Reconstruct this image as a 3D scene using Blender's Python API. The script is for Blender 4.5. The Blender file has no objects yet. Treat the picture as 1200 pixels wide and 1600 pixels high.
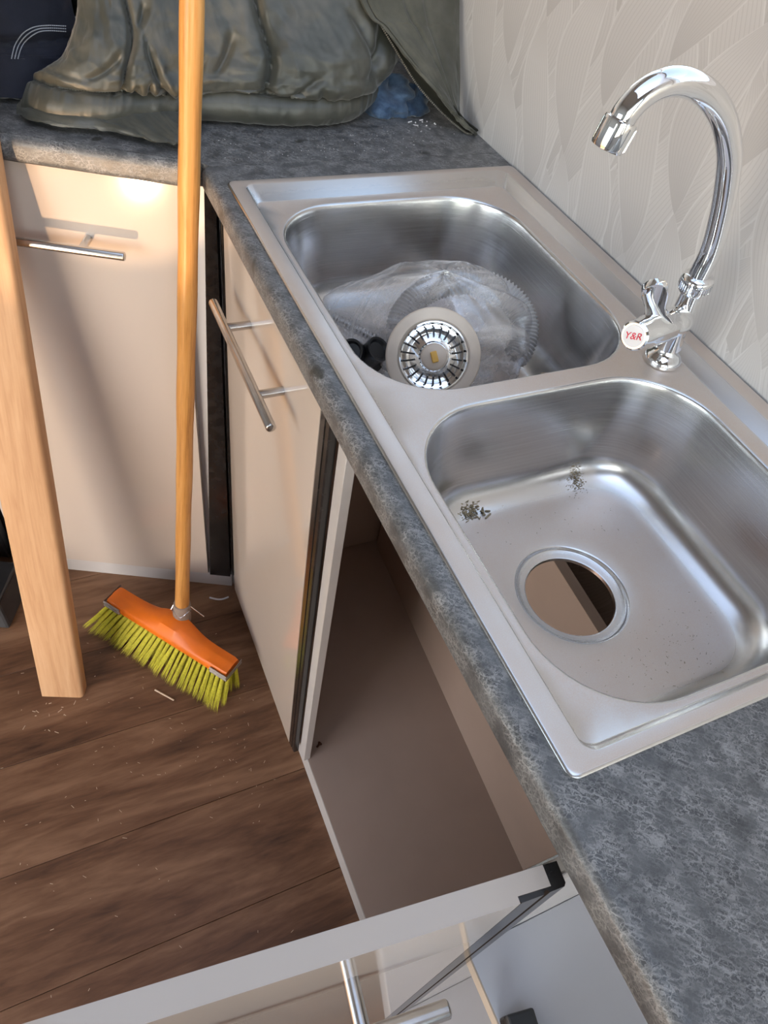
import bpy, bmesh, math, random
import numpy as np
from mathutils import Vector, Matrix
from mathutils.bvhtree import BVHTree
PI = math.pi
V = Vector
random.seed(7)
scene = bpy.context.scene
COL = scene.collection

# ------------------------------------------------------------------ camera
CAM = V((-0.21828613, -0.07704624, 0.40698054))
CR = Matrix(((0.9082394, -0.39494978, 0.13826015),
             (-0.21876363, -0.7298155, -0.64769731),
             (0.35671231, 0.55801792, -0.74924784)))      # rows: right, down, forward
FPX = 1122.1
cam_data = bpy.data.cameras.new('camera')
cam_data.sensor_fit = 'VERTICAL'
cam_data.sensor_height = 36.0
cam_data.sensor_width = 27.0
cam_data.lens = FPX / 1600 * 36.0
cam_data.clip_start = 0.02
cam = bpy.data.objects.new('camera', cam_data)
COL.objects.link(cam)
cam.matrix_world = Matrix(((CR[0][0], -CR[1][0], -CR[2][0], CAM[0]),
                           (CR[0][1], -CR[1][1], -CR[2][1], CAM[1]),
                           (CR[0][2], -CR[1][2], -CR[2][2], CAM[2]),
                           (0, 0, 0, 1)))
scene.camera = cam

def at(px, py, axis, val):
    """Place of photo pixel (px, py) on the world plane axis = val."""
    d = CR.transposed() @ V(((px - 600) / FPX, (py - 800) / FPX, 1.0))
    return CAM + d * ((val - CAM[axis]) / d[axis])

# ------------------------------------------------------------------ light
world = bpy.data.worlds.new('sky')
scene.world = world
world.use_nodes = True
wn = world.node_tree
wn.nodes.clear()
w_out = wn.nodes.new('ShaderNodeOutputWorld')
w_bg = wn.nodes.new('ShaderNodeBackground')
w_sky = wn.nodes.new('ShaderNodeTexSky')
w_sky.sky_type = 'NISHITA'
w_sky.sun_disc = False
w_sky.sun_elevation = math.radians(24)
w_sky.sun_rotation = math.radians(215)
w_sky.altitude = 300
w_sky.dust_density = 0.6
w_bg.inputs['Strength'].default_value = 0.95
w_hs = wn.nodes.new('ShaderNodeHueSaturation')
w_hs.inputs['Saturation'].default_value = 0.62        # thin white cloud
wn.links.new(w_sky.outputs[0], w_hs.inputs['Color'])
wn.links.new(w_hs.outputs[0], w_bg.inputs['Color'])
wn.links.new(w_bg.outputs[0], w_out.inputs['Surface'])

def area_light(name, loc, target, sx, sy, power, color):
    l = bpy.data.lights.new(name, 'AREA')
    l.shape = 'RECTANGLE'
    l.size, l.size_y = sx, sy
    l.energy = power
    l.color = color
    o = bpy.data.objects.new(name, l)
    COL.objects.link(o)
    o.location = loc
    o.rotation_euler = (V(target) - V(loc)).to_track_quat('-Z', 'Y').to_euler()
    return o
# the open doorway on the left, with the low sun's warm light coming in
area_light('doorway_daylight', (-1.44, -0.10, -0.42), (-0.1, 0.45, -0.40), 0.9, 0.8, 5.0, (1.0, 0.53, 0.23))
# the low sun thrown back up from the floor by the doorway
SUN_DIR = V((0.577, 0.668, 0.470)).normalized()
sp = bpy.data.lights.new('sun_glint', 'SPOT')
sp.energy = 125
sp.color = (1.0, 0.66, 0.38)
sp.spot_size = math.radians(13.0)
sp.spot_blend = 0.12
sp.shadow_soft_size = 0.02
spo = bpy.data.objects.new('sun_glint', sp)
COL.objects.link(spo)
spo.location = V((-0.11, 0.855, 0.055)) - SUN_DIR * 1.74
spo.rotation_euler = (V((-0.11, 0.855, 0.055)) - spo.location).to_track_quat('-Z', 'Y').to_euler()

vs = scene.view_settings
vs.view_transform = 'Standard'
vs.look = 'None'
vs.exposure = -0.12
vs.gamma = 1.0
vs.use_curve_mapping = False

# ------------------------------------------------------------------ materials
def new_mat(name):
    m = bpy.data.materials.new(name)
    m.use_nodes = True
    nt = m.node_tree
    b = nt.nodes['Principled BSDF']
    return m, nt, b

def setv(nt, sock, v):
    if isinstance(v, bpy.types.NodeSocket):
        nt.links.new(v, sock)
    else:
        if sock.type == 'RGBA' and len(v) == 3:
            v = (*v, 1)
        sock.default_value = v

def mth(nt, op, a, b=None, c=None, clamp=False):
    n = nt.nodes.new('ShaderNodeMath')
    n.operation = op
    n.use_clamp = clamp
    for i, x in enumerate((a, b, c)):
        if x is not None:
            setv(nt, n.inputs[i], x)
    return n.outputs[0]

def coords(nt, kind='Object', scale=(1, 1, 1), loc=(0, 0, 0), rot=(0, 0, 0)):
    tc = nt.nodes.new('ShaderNodeTexCoord')
    mp = nt.nodes.new('ShaderNodeMapping')
    mp.inputs['Scale'].default_value = scale
    mp.inputs['Location'].default_value = loc
    mp.inputs['Rotation'].default_value = rot
    nt.links.new(tc.outputs[kind], mp.inputs['Vector'])
    return mp.outputs[0]

def noise(nt, vec, scale, detail=3, rough=0.5, dist=0.0):
    n = nt.nodes.new('ShaderNodeTexNoise')
    n.inputs['Scale'].default_value = scale
    n.inputs['Detail'].default_value = detail
    n.inputs['Roughness'].default_value = rough
    n.inputs['Distortion'].default_value = dist
    nt.links.new(vec, n.inputs['Vector'])
    return n.outputs[0]

def ramp(nt, fac, stops, interp='LINEAR'):
    r = nt.nodes.new('ShaderNodeValToRGB')
    r.color_ramp.interpolation = interp
    els = r.color_ramp.elements
    while len(els) < len(stops):
        els.new(0.5)
    for e, (p, c) in zip(els, stops):
        e.position = p
        if not hasattr(c, '__len__'):
            c = (c, c, c)
        e.color = (*c, 1)
    setv(nt, r.inputs[0], fac)
    return r.outputs[0]

def mix(nt, fac, a, b, mode='MIX'):
    n = nt.nodes.new('ShaderNodeMix')
    n.data_type = 'RGBA'
    n.blend_type = mode
    setv(nt, n.inputs[0], fac)
    setv(nt, n.inputs[6], a)
    setv(nt, n.inputs[7], b)
    return n.outputs[2]

def bump(nt, b, h, strength=0.3, dist=0.002):
    n = nt.nodes.new('ShaderNodeBump')
    n.inputs['Strength'].default_value = strength
    n.inputs['Distance'].default_value = dist
    setv(nt, n.inputs['Height'], h)
    nt.links.new(n.outputs[0], b.inputs['Normal'])

def simple(name, color, rough=0.5, metal=0.0, spec=0.5, noise_amt=0.12, nscale=25, coat=0.0, bmp=0.0, bscale=200):
    m, nt, b = new_mat(name)
    v = coords(nt)
    n = noise(nt, v, nscale, 4)
    lo = tuple(c * (1 - noise_amt) for c in color)
    hi = tuple(min(1, c * (1 + noise_amt)) for c in color)
    nt.links.new(ramp(nt, n, [(0.3, lo), (0.7, hi)]), b.inputs['Base Color'])
    b.inputs['Roughness'].default_value = rough
    b.inputs['Metallic'].default_value = metal
    b.inputs['Specular IOR Level'].default_value = spec
    b.inputs['Coat Weight'].default_value = coat
    b.inputs['Coat Roughness'].default_value = 0.03
    if bmp:
        bump(nt, b, noise(nt, v, bscale, 2), bmp, 0.001)
    return m

def wood_mat(name, dark, mid, light, axis=0, scale=1.0, rough=0.5, spec=0.4, stretch=14, knots=False, per_object=False, bands=1.0):
    m, nt, b = new_mat(name)
    sc = [stretch, stretch, stretch]
    sc[axis] = 1.0
    tc = nt.nodes.new('ShaderNodeTexCoord')
    vec = tc.outputs['Object']
    if per_object:
        oi = nt.nodes.new('ShaderNodeObjectInfo')
        add = nt.nodes.new('ShaderNodeVectorMath')
        add.operation = 'ADD'
        cmb = nt.nodes.new('ShaderNodeCombineXYZ')
        r = mth(nt, 'MULTIPLY', oi.outputs['Random'], 37.0)
        nt.links.new(r, cmb.inputs[0])
        nt.links.new(mth(nt, 'MULTIPLY', oi.outputs['Random'], 91.0), cmb.inputs[1])
        nt.links.new(vec, add.inputs[0])
        nt.links.new(cmb.outputs[0], add.inputs[1])
        vec = add.outputs[0]
    mp = nt.nodes.new('ShaderNodeMapping')
    mp.inputs['Scale'].default_value = sc
    nt.links.new(vec, mp.inputs['Vector'])
    n1 = noise(nt, mp.outputs[0], 1.1 * scale, 5, 0.6, 1.6)
    n2 = noise(nt, mp.outputs[0], 7.0 * scale, 4, 0.6, 0.6)
    n3 = noise(nt, mp.outputs[0], 0.45 * scale, 2, 0.5, 0.8)
    f = mth(nt, 'ADD', mth(nt, 'MULTIPLY', n1, 0.55 * bands), mth(nt, 'MULTIPLY', n2, 0.25))
    f = mth(nt, 'ADD', f, mth(nt, 'MULTIPLY', n3, 0.25))
    col = ramp(nt, f, [(0.36, dark), (0.50, mid), (0.66, light)])
    nt.links.new(col, b.inputs['Base Color'])
    b.inputs['Roughness'].default_value = rough
    b.inputs['Specular IOR Level'].default_value = spec
    bump(nt, b, n2, 0.12, 0.001)
    return m

def steel_mat(name, brush, rough, dust):
    """Stainless steel: brushed along the walls, a film of fine dust where it lies flat."""
    m, nt, b = new_mat(name)
    v = coords(nt, scale=brush)
    n = noise(nt, v, 1.0, 3, 0.6)
    v2 = coords(nt)
    grain = noise(nt, v2, 1400, 1)
    cloud = noise(nt, v2, 14, 4, 0.6)
    geo = nt.nodes.new('ShaderNodeNewGeometry')
    sep = nt.nodes.new('ShaderNodeSeparateXYZ')
    nt.links.new(geo.outputs['Normal'], sep.inputs[0])
    nz = mth(nt, 'ABSOLUTE', sep.outputs[2])
    wallf = mth(nt, 'MULTIPLY', mth(nt, 'SUBTRACT', 0.75, nz), 3.0, clamp=True)
    n = mth(nt, 'ADD', mth(nt, 'MULTIPLY', mth(nt, 'SUBTRACT', n, 0.5), wallf), 0.5)
    base = ramp(nt, n, [(0.3, (0.62, 0.615, 0.61)), (0.7, (0.73, 0.725, 0.72))])
    flat = mth(nt, 'MULTIPLY', mth(nt, 'SUBTRACT', nz, 0.94), 14.0, clamp=True)
    dustf = mth(nt, 'MULTIPLY', mth(nt, 'MULTIPLY', flat, mth(nt, 'ADD', mth(nt, 'MULTIPLY', cloud, 0.6), mth(nt, 'MULTIPLY', grain, 0.7))), dust, clamp=True)
    nt.links.new(mix(nt, dustf, base, (0.60, 0.455, 0.35)), b.inputs['Base Color'])
    nt.links.new(mth(nt, 'SUBTRACT', 1.0, mth(nt, 'MULTIPLY', dustf, 0.75)), b.inputs['Metallic'])
    r = mth(nt, 'ADD', rough, mth(nt, 'MULTIPLY', n, 0.10))
    r = mth(nt, 'ADD', r, mth(nt, 'MULTIPLY', dustf, 0.25))
    nt.links.new(r, b.inputs['Roughness'])
    bump(nt, b, mth(nt, 'ADD', mth(nt, 'MULTIPLY', n, 0.7), mth(nt, 'MULTIPLY', grain, 0.3)), 0.05, 0.0005)
    return m

def worktop_mat():
    m, nt, b = new_mat('fibre_pattern_laminate')
    v = coords(nt)
    wob = noise(nt, v, 140, 3, 0.7)
    tcn = nt.nodes.new('ShaderNodeVectorMath')
    tcn.operation = 'ADD'
    cmb = nt.nodes.new('ShaderNodeCombineXYZ')
    o = mth(nt, 'MULTIPLY', mth(nt, 'SUBTRACT', wob, 0.5), 0.016)
    nt.links.new(o, cmb.inputs[0])
    nt.links.new(mth(nt, 'MULTIPLY', o, -1.0), cmb.inputs[1])
    nt.links.new(v, tcn.inputs[0])
    nt.links.new(cmb.outputs[0], tcn.inputs[1])
    def web(scale, w):
        vo = nt.nodes.new('ShaderNodeTexVoronoi')
        vo.feature = 'DISTANCE_TO_EDGE'
        vo.inputs['Scale'].default_value = scale
        nt.links.new(tcn.outputs[0], vo.inputs['Vector'])
        return ramp(nt, vo.outputs['Distance'], [(0.0, 1.0), (w, 0.0)])
    w1 = web(210, 0.14)
    w2 = web(390, 0.16)
    patch = noise(nt, v, 60, 3)
    lines = mth(nt, 'ADD', mth(nt, 'MULTIPLY', w1, 0.8), mth(nt, 'MULTIPLY', w2, 0.5), clamp=True)
    lines = mth(nt, 'MULTIPLY', lines, ramp(nt, patch, [(0.35, 0.15), (0.62, 1.0)]))
    basec = ramp(nt, noise(nt, v, 45, 3), [(0.3, (0.045, 0.045, 0.046)), (0.75, (0.125, 0.125, 0.126))])
    col = mix(nt, lines, basec, (0.30, 0.29, 0.28))
    # a few worn dark blotches
    bl = noise(nt, v, 26, 1)
    col = mix(nt, ramp(nt, bl, [(0.70, 0.0), (0.74, 0.85)]), col, (0.030, 0.028, 0.022))
    nt.links.new(col, b.inputs['Base Color'])
    b.inputs['Roughness'].default_value = 0.42
    b.inputs['Specular IOR Level'].default_value = 0.6
    bump(nt, b, lines, 0.25, 0.0006)
    return m

def wallpaper_mat():
    """Overlapping S-shaped leaves of fine lines, printed in pale greys."""
    m, nt, b = new_mat('wave_print_wallpaper')
    tc = nt.nodes.new('ShaderNodeTexCoord')
    sep = nt.nodes.new('ShaderNodeSeparateXYZ')
    nt.links.new(tc.outputs['Object'], sep.inputs[0])
    s0, t0 = sep.outputs[1], sep.outputs[2]
    col = ramp(nt, noise(nt, tc.outputs['Object'], 5, 2), [(0.3, (0.50, 0.475, 0.46)), (0.7, (0.54, 0.515, 0.50))])
    P, TL = 0.072, 0.185
    for (ds, dt, a, T, ps, w0) in ((0.000, 0.00, 0.024, 0.27, 0.0, 1.0), (0.031, 0.09, -0.026, 0.31, 1.3, 1.0), (0.057, 0.15, 0.028, 0.24, 2.6, 0.98), (0.018, 0.05, -0.022, 0.29, 4.0, 0.95), (0.046, 0.12, 0.026, 0.33, 5.1, 0.92)):
        t = mth(nt, 'ADD', t0, dt + 3.0)
        x = mth(nt, 'ADD', mth(nt, 'ADD', s0, ds + 4.0), mth(nt, 'MULTIPLY', mth(nt, 'SINE', mth(nt, 'ADD', mth(nt, 'MULTIPLY', t, 2 * PI / T), ps)), a))
        u = mth(nt, 'DIVIDE', x, P)
        cell = mth(nt, 'FLOOR', u)
        f = mth(nt, 'SUBTRACT', mth(nt, 'SUBTRACT', u, cell), 0.5)
        ty = mth(nt, 'FRACT', mth(nt, 'ADD', mth(nt, 'DIVIDE', t, TL), mth(nt, 'MULTIPLY', cell, 0.382)))
        w = mth(nt, 'MULTIPLY', mth(nt, 'POWER', mth(nt, 'SINE', mth(nt, 'MULTIPLY', ty, PI)), 0.8), w0)
        g = mth(nt, 'DIVIDE', f, mth(nt, 'MAXIMUM', w, 0.001))                 # -0.5 .. 0.5 across the leaf
        ag = mth(nt, 'ABSOLUTE', g)
        inside = mth(nt, 'LESS_THAN', ag, 0.5)
        ln = mth(nt, 'ABSOLUTE', mth(nt, 'SINE', mth(nt, 'MULTIPLY', g, PI * 12)))
        ln = ramp(nt, ln, [(0.0, 1.0), (0.38, 0.0)])
        shade = ramp(nt, ty, [(0.0, (0.475, 0.450, 0.435)), (0.35, (0.55, 0.525, 0.510)), (0.75, (0.59, 0.565, 0.55)), (1.0, (0.54, 0.515, 0.50))])
        leaf = mix(nt, mth(nt, 'MULTIPLY', ln, 0.42), shade, (0.35, 0.325, 0.31))
        leaf = mix(nt, ramp(nt, ag, [(0.455, 0.0), (0.485, 0.6)]), leaf, (0.68, 0.66, 0.645))
        col = mix(nt, inside, col, leaf)
    nt.links.new(col, b.inputs['Base Color'])
    b.inputs['Roughness'].default_value = 0.36
    b.inputs['Specular IOR Level'].default_value = 0.45
    bump(nt, b, noise(nt, tc.outputs['Object'], 500, 1), 0.08, 0.0005)
    return m

def fabric_mat(name, c1, c2, rough=0.7, sheen=0.2, weave=900, spec=0.3, cl=12, bstr=0.2):
    m, nt, b = new_mat(name)
    v = coords(nt)
    n = noise(nt, v, cl, 4, 0.6)
    nt.links.new(ramp(nt, n, [(0.35, c1), (0.68, c2)]), b.inputs['Base Color'])
    b.inputs['Roughness'].default_value = rough
    b.inputs['Specular IOR Level'].default_value = spec
    b.inputs['Sheen Weight'].default_value = sheen
    b.inputs['Sheen Roughness'].default_value = 0.4
    w = mth(nt, 'ADD', noise(nt, v, weave, 1), mth(nt, 'MULTIPLY', noise(nt, v, 60, 3), 1.2))
    bump(nt, b, w, bstr, 0.0012)
    return m

def film_mat():
    m, nt, b = new_mat('clear_plastic_film')
    nt.nodes.remove(b)
    out = nt.nodes['Material Output']
    tr = nt.nodes.new('ShaderNodeBsdfTransparent')
    tr.inputs[0].default_value = (0.93, 0.93, 0.94, 1)
    gl = nt.nodes.new('ShaderNodeBsdfGlossy')
    gl.inputs['Roughness'].default_value = 0.22
    gl.inputs['Color'].default_value = (0.9, 0.9, 0.92, 1)
    df = nt.nodes.new('ShaderNodeBsdfDiffuse')
    df.inputs['Color'].default_value = (0.70, 0.66, 0.62, 1)
    v = coords(nt)
    st = noise(nt, coords(nt, scale=(12, 55, 16), rot=(0, 0, 0.5)), 1.0, 4, 0.6, 0.7)
    sp_ = noise(nt, v, 700, 1)
    fac = ramp(nt, st, [(0.38, 0.16), (0.70, 0.75)])
    m1 = nt.nodes.new('ShaderNodeMixShader')
    m2 = nt.nodes.new('ShaderNodeMixShader')
    nt.links.new(mth(nt, 'MULTIPLY', fac, mth(nt, 'ADD', 0.6, mth(nt, 'MULTIPLY', sp_, 0.6))), m1.inputs[0])
    nt.links.new(tr.outputs[0], m1.inputs[1])
    nt.links.new(df.outputs[0], m1.inputs[2])
    m2.inputs[0].default_value = 0.16
    nt.links.new(m1.outputs[0], m2.inputs[1])
    nt.links.new(gl.outputs[0], m2.inputs[2])
    bn = nt.nodes.new('ShaderNodeBump')
    bn.inputs['Strength'].default_value = 0.35
    bn.inputs['Distance'].default_value = 0.003
    nt.links.new(st, bn.inputs['Height'])
    nt.links.new(bn.outputs[0], gl.inputs['Normal'])
    nt.links.new(m2.outputs[0], out.inputs['Surface'])
    return m

M = {}
M['gloss'] = simple('glossy_cream_board', (0.55, 0.465, 0.395), 0.07, spec=0.5, noise_amt=0.015, nscale=6)
M['melamine'] = simple('pale_melamine_board', (0.66, 0.63, 0.61), 0.42, noise_amt=0.04, nscale=9)
M['shelf'] = simple('sky_tinted_shelf_board', (0.70, 0.71, 0.76), 0.3, noise_amt=0.03, nscale=9)  # white board; the sky's blue light is put into its colour
M['inner'] = simple('taupe_inner_board', (0.39, 0.295, 0.24), 0.42, noise_amt=0.05, nscale=9)
M['melamine_edge'] = simple('pale_edge_band', (0.54, 0.51, 0.49), 0.35, noise_amt=0.03)
M['black_edge'] = simple('black_edge_profile', (0.018, 0.016, 0.015), 0.2, noise_amt=0.5, nscale=60)
M['black'] = simple('black_plastic', (0.012, 0.012, 0.013), 0.35, noise_amt=0.3)
M['dark_grey'] = simple('dark_grey_plastic', (0.045, 0.047, 0.05), 0.45, noise_amt=0.2)
M['steel'] = steel_mat('brushed_stainless_steel', (9, 9, 900), 0.20, 1.1)
M['handle_steel'] = simple('handle_steel', (0.60, 0.585, 0.57), 0.26, metal=1.0, noise_amt=0.06, nscale=90)
M['chrome'] = simple('chrome', (0.86, 0.87, 0.88), 0.045, metal=1.0, noise_amt=0.01)
M['worktop'] = worktop_mat()
M['wallpaper'] = wallpaper_mat()
M['wall'] = simple('pale_wall_board', (0.55, 0.53, 0.51), 0.6, noise_amt=0.05)
M['floor'] = wood_mat('walnut_floor', (0.038, 0.016, 0.008), (0.148, 0.070, 0.034), (0.270, 0.145, 0.078), axis=0, scale=1.5, rough=0.42, stretch=8, per_object=True)
M['floor_joint'] = simple('dark_joint', (0.06, 0.032, 0.019), 0.8)
M['pine'] = wood_mat('planed_pine', (0.45, 0.23, 0.105), (0.56, 0.315, 0.155), (0.64, 0.385, 0.21), axis=2, scale=2.2, rough=0.55, stretch=16)
M['broom_wood'] = wood_mat('varnished_broomstick', (0.30, 0.12, 0.03), (0.56, 0.26, 0.07), (0.68, 0.36, 0.12), axis=2, scale=3.0, rough=0.3, stretch=20)
M['orange'] = simple('orange_plastic', (0.80, 0.165, 0.004), 0.45, noise_amt=0.08, nscale=30)
M['bristle'] = simple('yellow_green_bristle', (0.64, 0.58, 0.045), 0.5, noise_amt=0.25, nscale=120)
M['rubber'] = simple('grey_rubber', (0.36, 0.31, 0.27), 0.6, noise_amt=0.2)
M['grey_plastic'] = simple('grey_socket', (0.26, 0.20, 0.16), 0.5, noise_amt=0.25)
M['olive'] = fabric_mat('olive_nylon', (0.042, 0.043, 0.034), (0.084, 0.081, 0.066), 0.42, 0.25, 1200, 0.5, 16, 0.12)
M['coat'] = fabric_mat('olive_cotton', (0.062, 0.061, 0.047), (0.102, 0.098, 0.078), 0.75, 0.3, 900, 0.3, 20, 0.2)
M['coat_dark'] = fabric_mat('dark_olive_facing', (0.022, 0.021, 0.015), (0.035, 0.033, 0.025), 0.8, 0.2, 900, 0.2, 20, 0.2)
M['brass'] = simple('dull_zip', (0.16, 0.15, 0.13), 0.5, metal=0.6)
M['navy'] = fabric_mat('navy_cotton', (0.010, 0.011, 0.018), (0.019, 0.021, 0.034), 0.8, 0.25, 800, 0.25, 14, 0.3)
M['denim'] = fabric_mat('blue_denim', (0.035, 0.062, 0.115), (0.085, 0.135, 0.215), 0.85, 0.3, 900, 0.2, 70, 0.4)
M['denim_dark'] = fabric_mat('dark_blue_denim', (0.020, 0.038, 0.075), (0.045, 0.078, 0.135), 0.85, 0.3, 900, 0.2, 70, 0.4)
M['thread'] = simple('white_thread', (0.42, 0.43, 0.46), 0.8)
M['dark_thread'] = simple('dark_thread', (0.02, 0.02, 0.016), 0.8)
M['film'] = film_mat()
m, nt, b = new_mat('window_glass')
nt.nodes.remove(b)
g1, g2, g3 = nt.nodes.new('ShaderNodeBsdfTransparent'), nt.nodes.new('ShaderNodeBsdfGlossy'), nt.nodes.new('ShaderNodeMixShader')
g1.inputs[0].default_value = (0.95, 0.97, 0.96, 1)
g2.inputs['Roughness'].default_value = 0.02
g3.inputs[0].default_value = 0.06
nt.links.new(g1.outputs[0], g3.inputs[1])
nt.links.new(g2.outputs[0], g3.inputs[2])
nt.links.new(g3.outputs[0], nt.nodes['Material Output'].inputs['Surface'])
M['glass'] = m
M['hose'] = simple('pale_grey_hose', (0.45, 0.44, 0.43), 0.4)
M['flange'] = simple('cream_plastic_ring', (0.62, 0.52, 0.42), 0.4, noise_amt=0.08)
M['yellow'] = simple('amber_plastic', (0.75, 0.42, 0.08), 0.4)
M['sawdust'] = simple('wood_dust', (0.27, 0.215, 0.13), 0.9, noise_amt=0.4, nscale=300)
M['chip'] = simple('pale_wood_chip', (0.66, 0.50, 0.35), 0.8)
M['card'] = simple('brown_card', (0.40, 0.29, 0.20), 0.8)
M['white_disc'] = simple('white_enamel', (0.75, 0.73, 0.74), 0.3)
M['red'] = simple('red_ink', (0.65, 0.012, 0.045), 0.5)
M['rust'] = simple('rusty_screw', (0.08, 0.03, 0.015), 0.5, metal=0.6)

# ------------------------------------------------------------------ builders
def world_loc(o):
    v = V((0, 0, 0))
    while o is not None:
        v = v + o.location
        o = o.parent
    return v

def link(name, me, parent=None, mat=None):
    o = bpy.data.objects.new(name, me)
    COL.objects.link(o)
    if parent is not None:
        o.parent = parent
    if mat is not None:
        me.materials.append(mat)
    return o

def obj(name, bm, mat, parent=None, smooth=False, angle=40, origin=None):
    """Link a bmesh given in world coordinates as one object."""
    off = world_loc(parent) if parent is not None else V((0, 0, 0))
    org = V(origin) if origin is not None else None
    bmesh.ops.translate(bm, verts=bm.verts, vec=-(org if org is not None else off))
    bmesh.ops.recalc_face_normals(bm, faces=bm.faces)
    me = bpy.data.meshes.new(name)
    bm.to_mesh(me)
    bm.free()
    o = link(name, me, parent, mat)
    if org is not None:
        o.location = org - off
    if smooth:
        me.polygons.foreach_set('use_smooth', [True] * len(me.polygons))
        if angle < 180:
            me.set_sharp_from_angle(angle=math.radians(angle))
    return o

def thing(name, label, cat, loc=(0, 0, 0), group=None):
    o = bpy.data.objects.new(name, None)
    o.empty_display_size = 0.05
    COL.objects.link(o)
    o.location = loc
    o['label'] = label
    o['category'] = cat
    if group:
        o['group'] = group
    return o

def tag(o, label, cat, group=None, kind=None):
    o['label'] = label
    o['category'] = cat
    if group:
        o['group'] = group
    if kind:
        o['kind'] = kind
    return o

def frame(origin, ux, uy, uz):
    ux, uy, uz = V(ux).normalized(), V(uy).normalized(), V(uz).normalized()
    return Matrix(((ux[0], uy[0], uz[0], origin[0]), (ux[1], uy[1], uz[1], origin[1]),
                   (ux[2], uy[2], uz[2], origin[2]), (0, 0, 0, 1)))

def frame_z(origin, d):
    d = V(d).normalized()
    a = V((0, 0, 1)) if abs(d.z) < 0.9 else V((1, 0, 0))
    ux = a.cross(d).normalized()
    return frame(origin, ux, d.cross(ux), d)

def add_box(bm, x0, x1, y0, y1, z0, z1, bevel=0.0, mtx=None, seg=2):
    r = bmesh.ops.create_cube(bm, size=1.0)
    vs_ = r['verts']
    for v in vs_:
        v.co = V(((x0 + x1) / 2 + v.co.x * (x1 - x0), (y0 + y1) / 2 + v.co.y * (y1 - y0), (z0 + z1) / 2 + v.co.z * (z1 - z0)))
    if bevel > 0:
        es = list({e for v in vs_ for e in v.link_edges})
        rb = bmesh.ops.bevel(bm, geom=es, offset=bevel, segments=seg, affect='EDGES', profile=0.5)
        vs_ = list({v for f in rb['faces'] for v in f.verts} | {v for v in vs_ if v.is_valid})
    if mtx is not None:
        bmesh.ops.transform(bm, matrix=mtx, verts=vs_)
    return vs_

def box(x0, x1, y0, y1, z0, z1, bevel=0.0012, mtx=None):
    bm = bmesh.new()
    add_box(bm, x0, x1, y0, y1, z0, z1, bevel, mtx)
    return bm

def skin_rings(bm, rings, closed_ring=True, cap0=True, cap1=True, closed_path=False):
    vr = [[bm.verts.new(p) for p in r] for r in rings]
    n = len(vr[0])
    m = len(vr)
    for i in range(m if closed_path else m - 1):
        a, b_ = vr[i], vr[(i + 1) % m]
        for j in range(n if closed_ring else n - 1):
            k = (j + 1) % n
            bm.faces.new((a[j], a[k], b_[k], b_[j]))
    if closed_ring and not closed_path:
        if cap0:
            bm.faces.new(list(reversed(vr[0])))
        if cap1:
            bm.faces.new(vr[-1])
    return vr

def add_lathe(bm, profile, mtx, n=32, cap0=True, cap1=True):
    rings = [[mtx @ V((r * math.cos(2 * PI * k / n), r * math.sin(2 * PI * k / n), h)) for k in range(n)] for r, h in profile]
    skin_rings(bm, rings, True, cap0, cap1)

def add_tube(bm, pts, rad, n=12, cap=True):
    pts = [V(p) for p in pts]
    m = len(pts)
    rads = rad if hasattr(rad, '__len__') else [rad] * m
    tans = []
    for i in range(m):
        t = (pts[min(i + 1, m - 1)] - pts[max(i - 1, 0)])
        tans.append(t.normalized())
    a = V((0, 0, 1)) if abs(tans[0].z) < 0.9 else V((1, 0, 0))
    nrm = tans[0].cross(a).normalized()
    rings = []
    for i in range(m):
        nrm = (nrm - tans[i] * nrm.dot(tans[i])).normalized()
        bn = tans[i].cross(nrm)
        rings.append([pts[i] + (nrm * math.cos(2 * PI * k / n) + bn * math.sin(2 * PI * k / n)) * rads[i] for k in range(n)])
    skin_rings(bm, rings, True, cap, cap)

def catmull(pts, n):
    P = np.array([tuple(p) for p in pts], float)
    P = np.vstack([2 * P[0] - P[1], P, 2 * P[-1] - P[-2]])
    out = []
    m = len(P) - 3
    for t in np.linspace(0, m - 1e-9, n):
        i = int(t)
        u = t - i
        p0, p1, p2, p3 = P[i:i + 4]
        out.append(0.5 * (2 * p1 + (p2 - p0) * u + (2 * p0 - 5 * p1 + 4 * p2 - p3) * u * u + (3 * p1 - p0 - 3 * p2 + p3) * u ** 3))
    return np.array(out)

def surf(grid, nu, nv):
    """Catmull-Rom surface through a grid of control points [row][col]; returns array nv x nu x 3."""
    rows = [catmull(r, nu) for r in grid]
    rows = np.array(rows)
    return np.stack([catmull(rows[:, j], nv) for j in range(nu)], 1)

_rng = np.random.RandomState(5)
_lat = _rng.rand(64, 64)
def vnoise(x, y):
    xi, yi = np.floor(x).astype(int), np.floor(y).astype(int)
    fx, fy = x - xi, y - yi
    fx, fy = fx * fx * (3 - 2 * fx), fy * fy * (3 - 2 * fy)
    g = lambda a, b: _lat[a % 64, b % 64]
    return (g(xi, yi) * (1 - fx) + g(xi + 1, yi) * fx) * (1 - fy) + (g(xi, yi + 1) * (1 - fx) + g(xi + 1, yi + 1) * fx) * fy
def fbm(x, y, o=4):
    s, a = 0, 0.5
    for k in range(o):
        s = s + a * vnoise(x * 2 ** k + 13.7 * k, y * 2 ** k + 5.1 * k)
        a *= 0.5
    return s
def ridge(x, y, o=3):
    s, a = 0, 0.5
    for k in range(o):
        s = s + a * (1 - np.abs(2 * vnoise(x * 2 ** k + 3.1 * k, y * 2 ** k + 9.2 * k) - 1))
        a *= 0.5
    return s

def grid_normals(S):
    du = np.gradient(S, axis=1)
    dv = np.gradient(S, axis=0)
    n = np.cross(du, dv)
    return n / (np.linalg.norm(n, axis=2, keepdims=True) + 1e-12)

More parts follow.
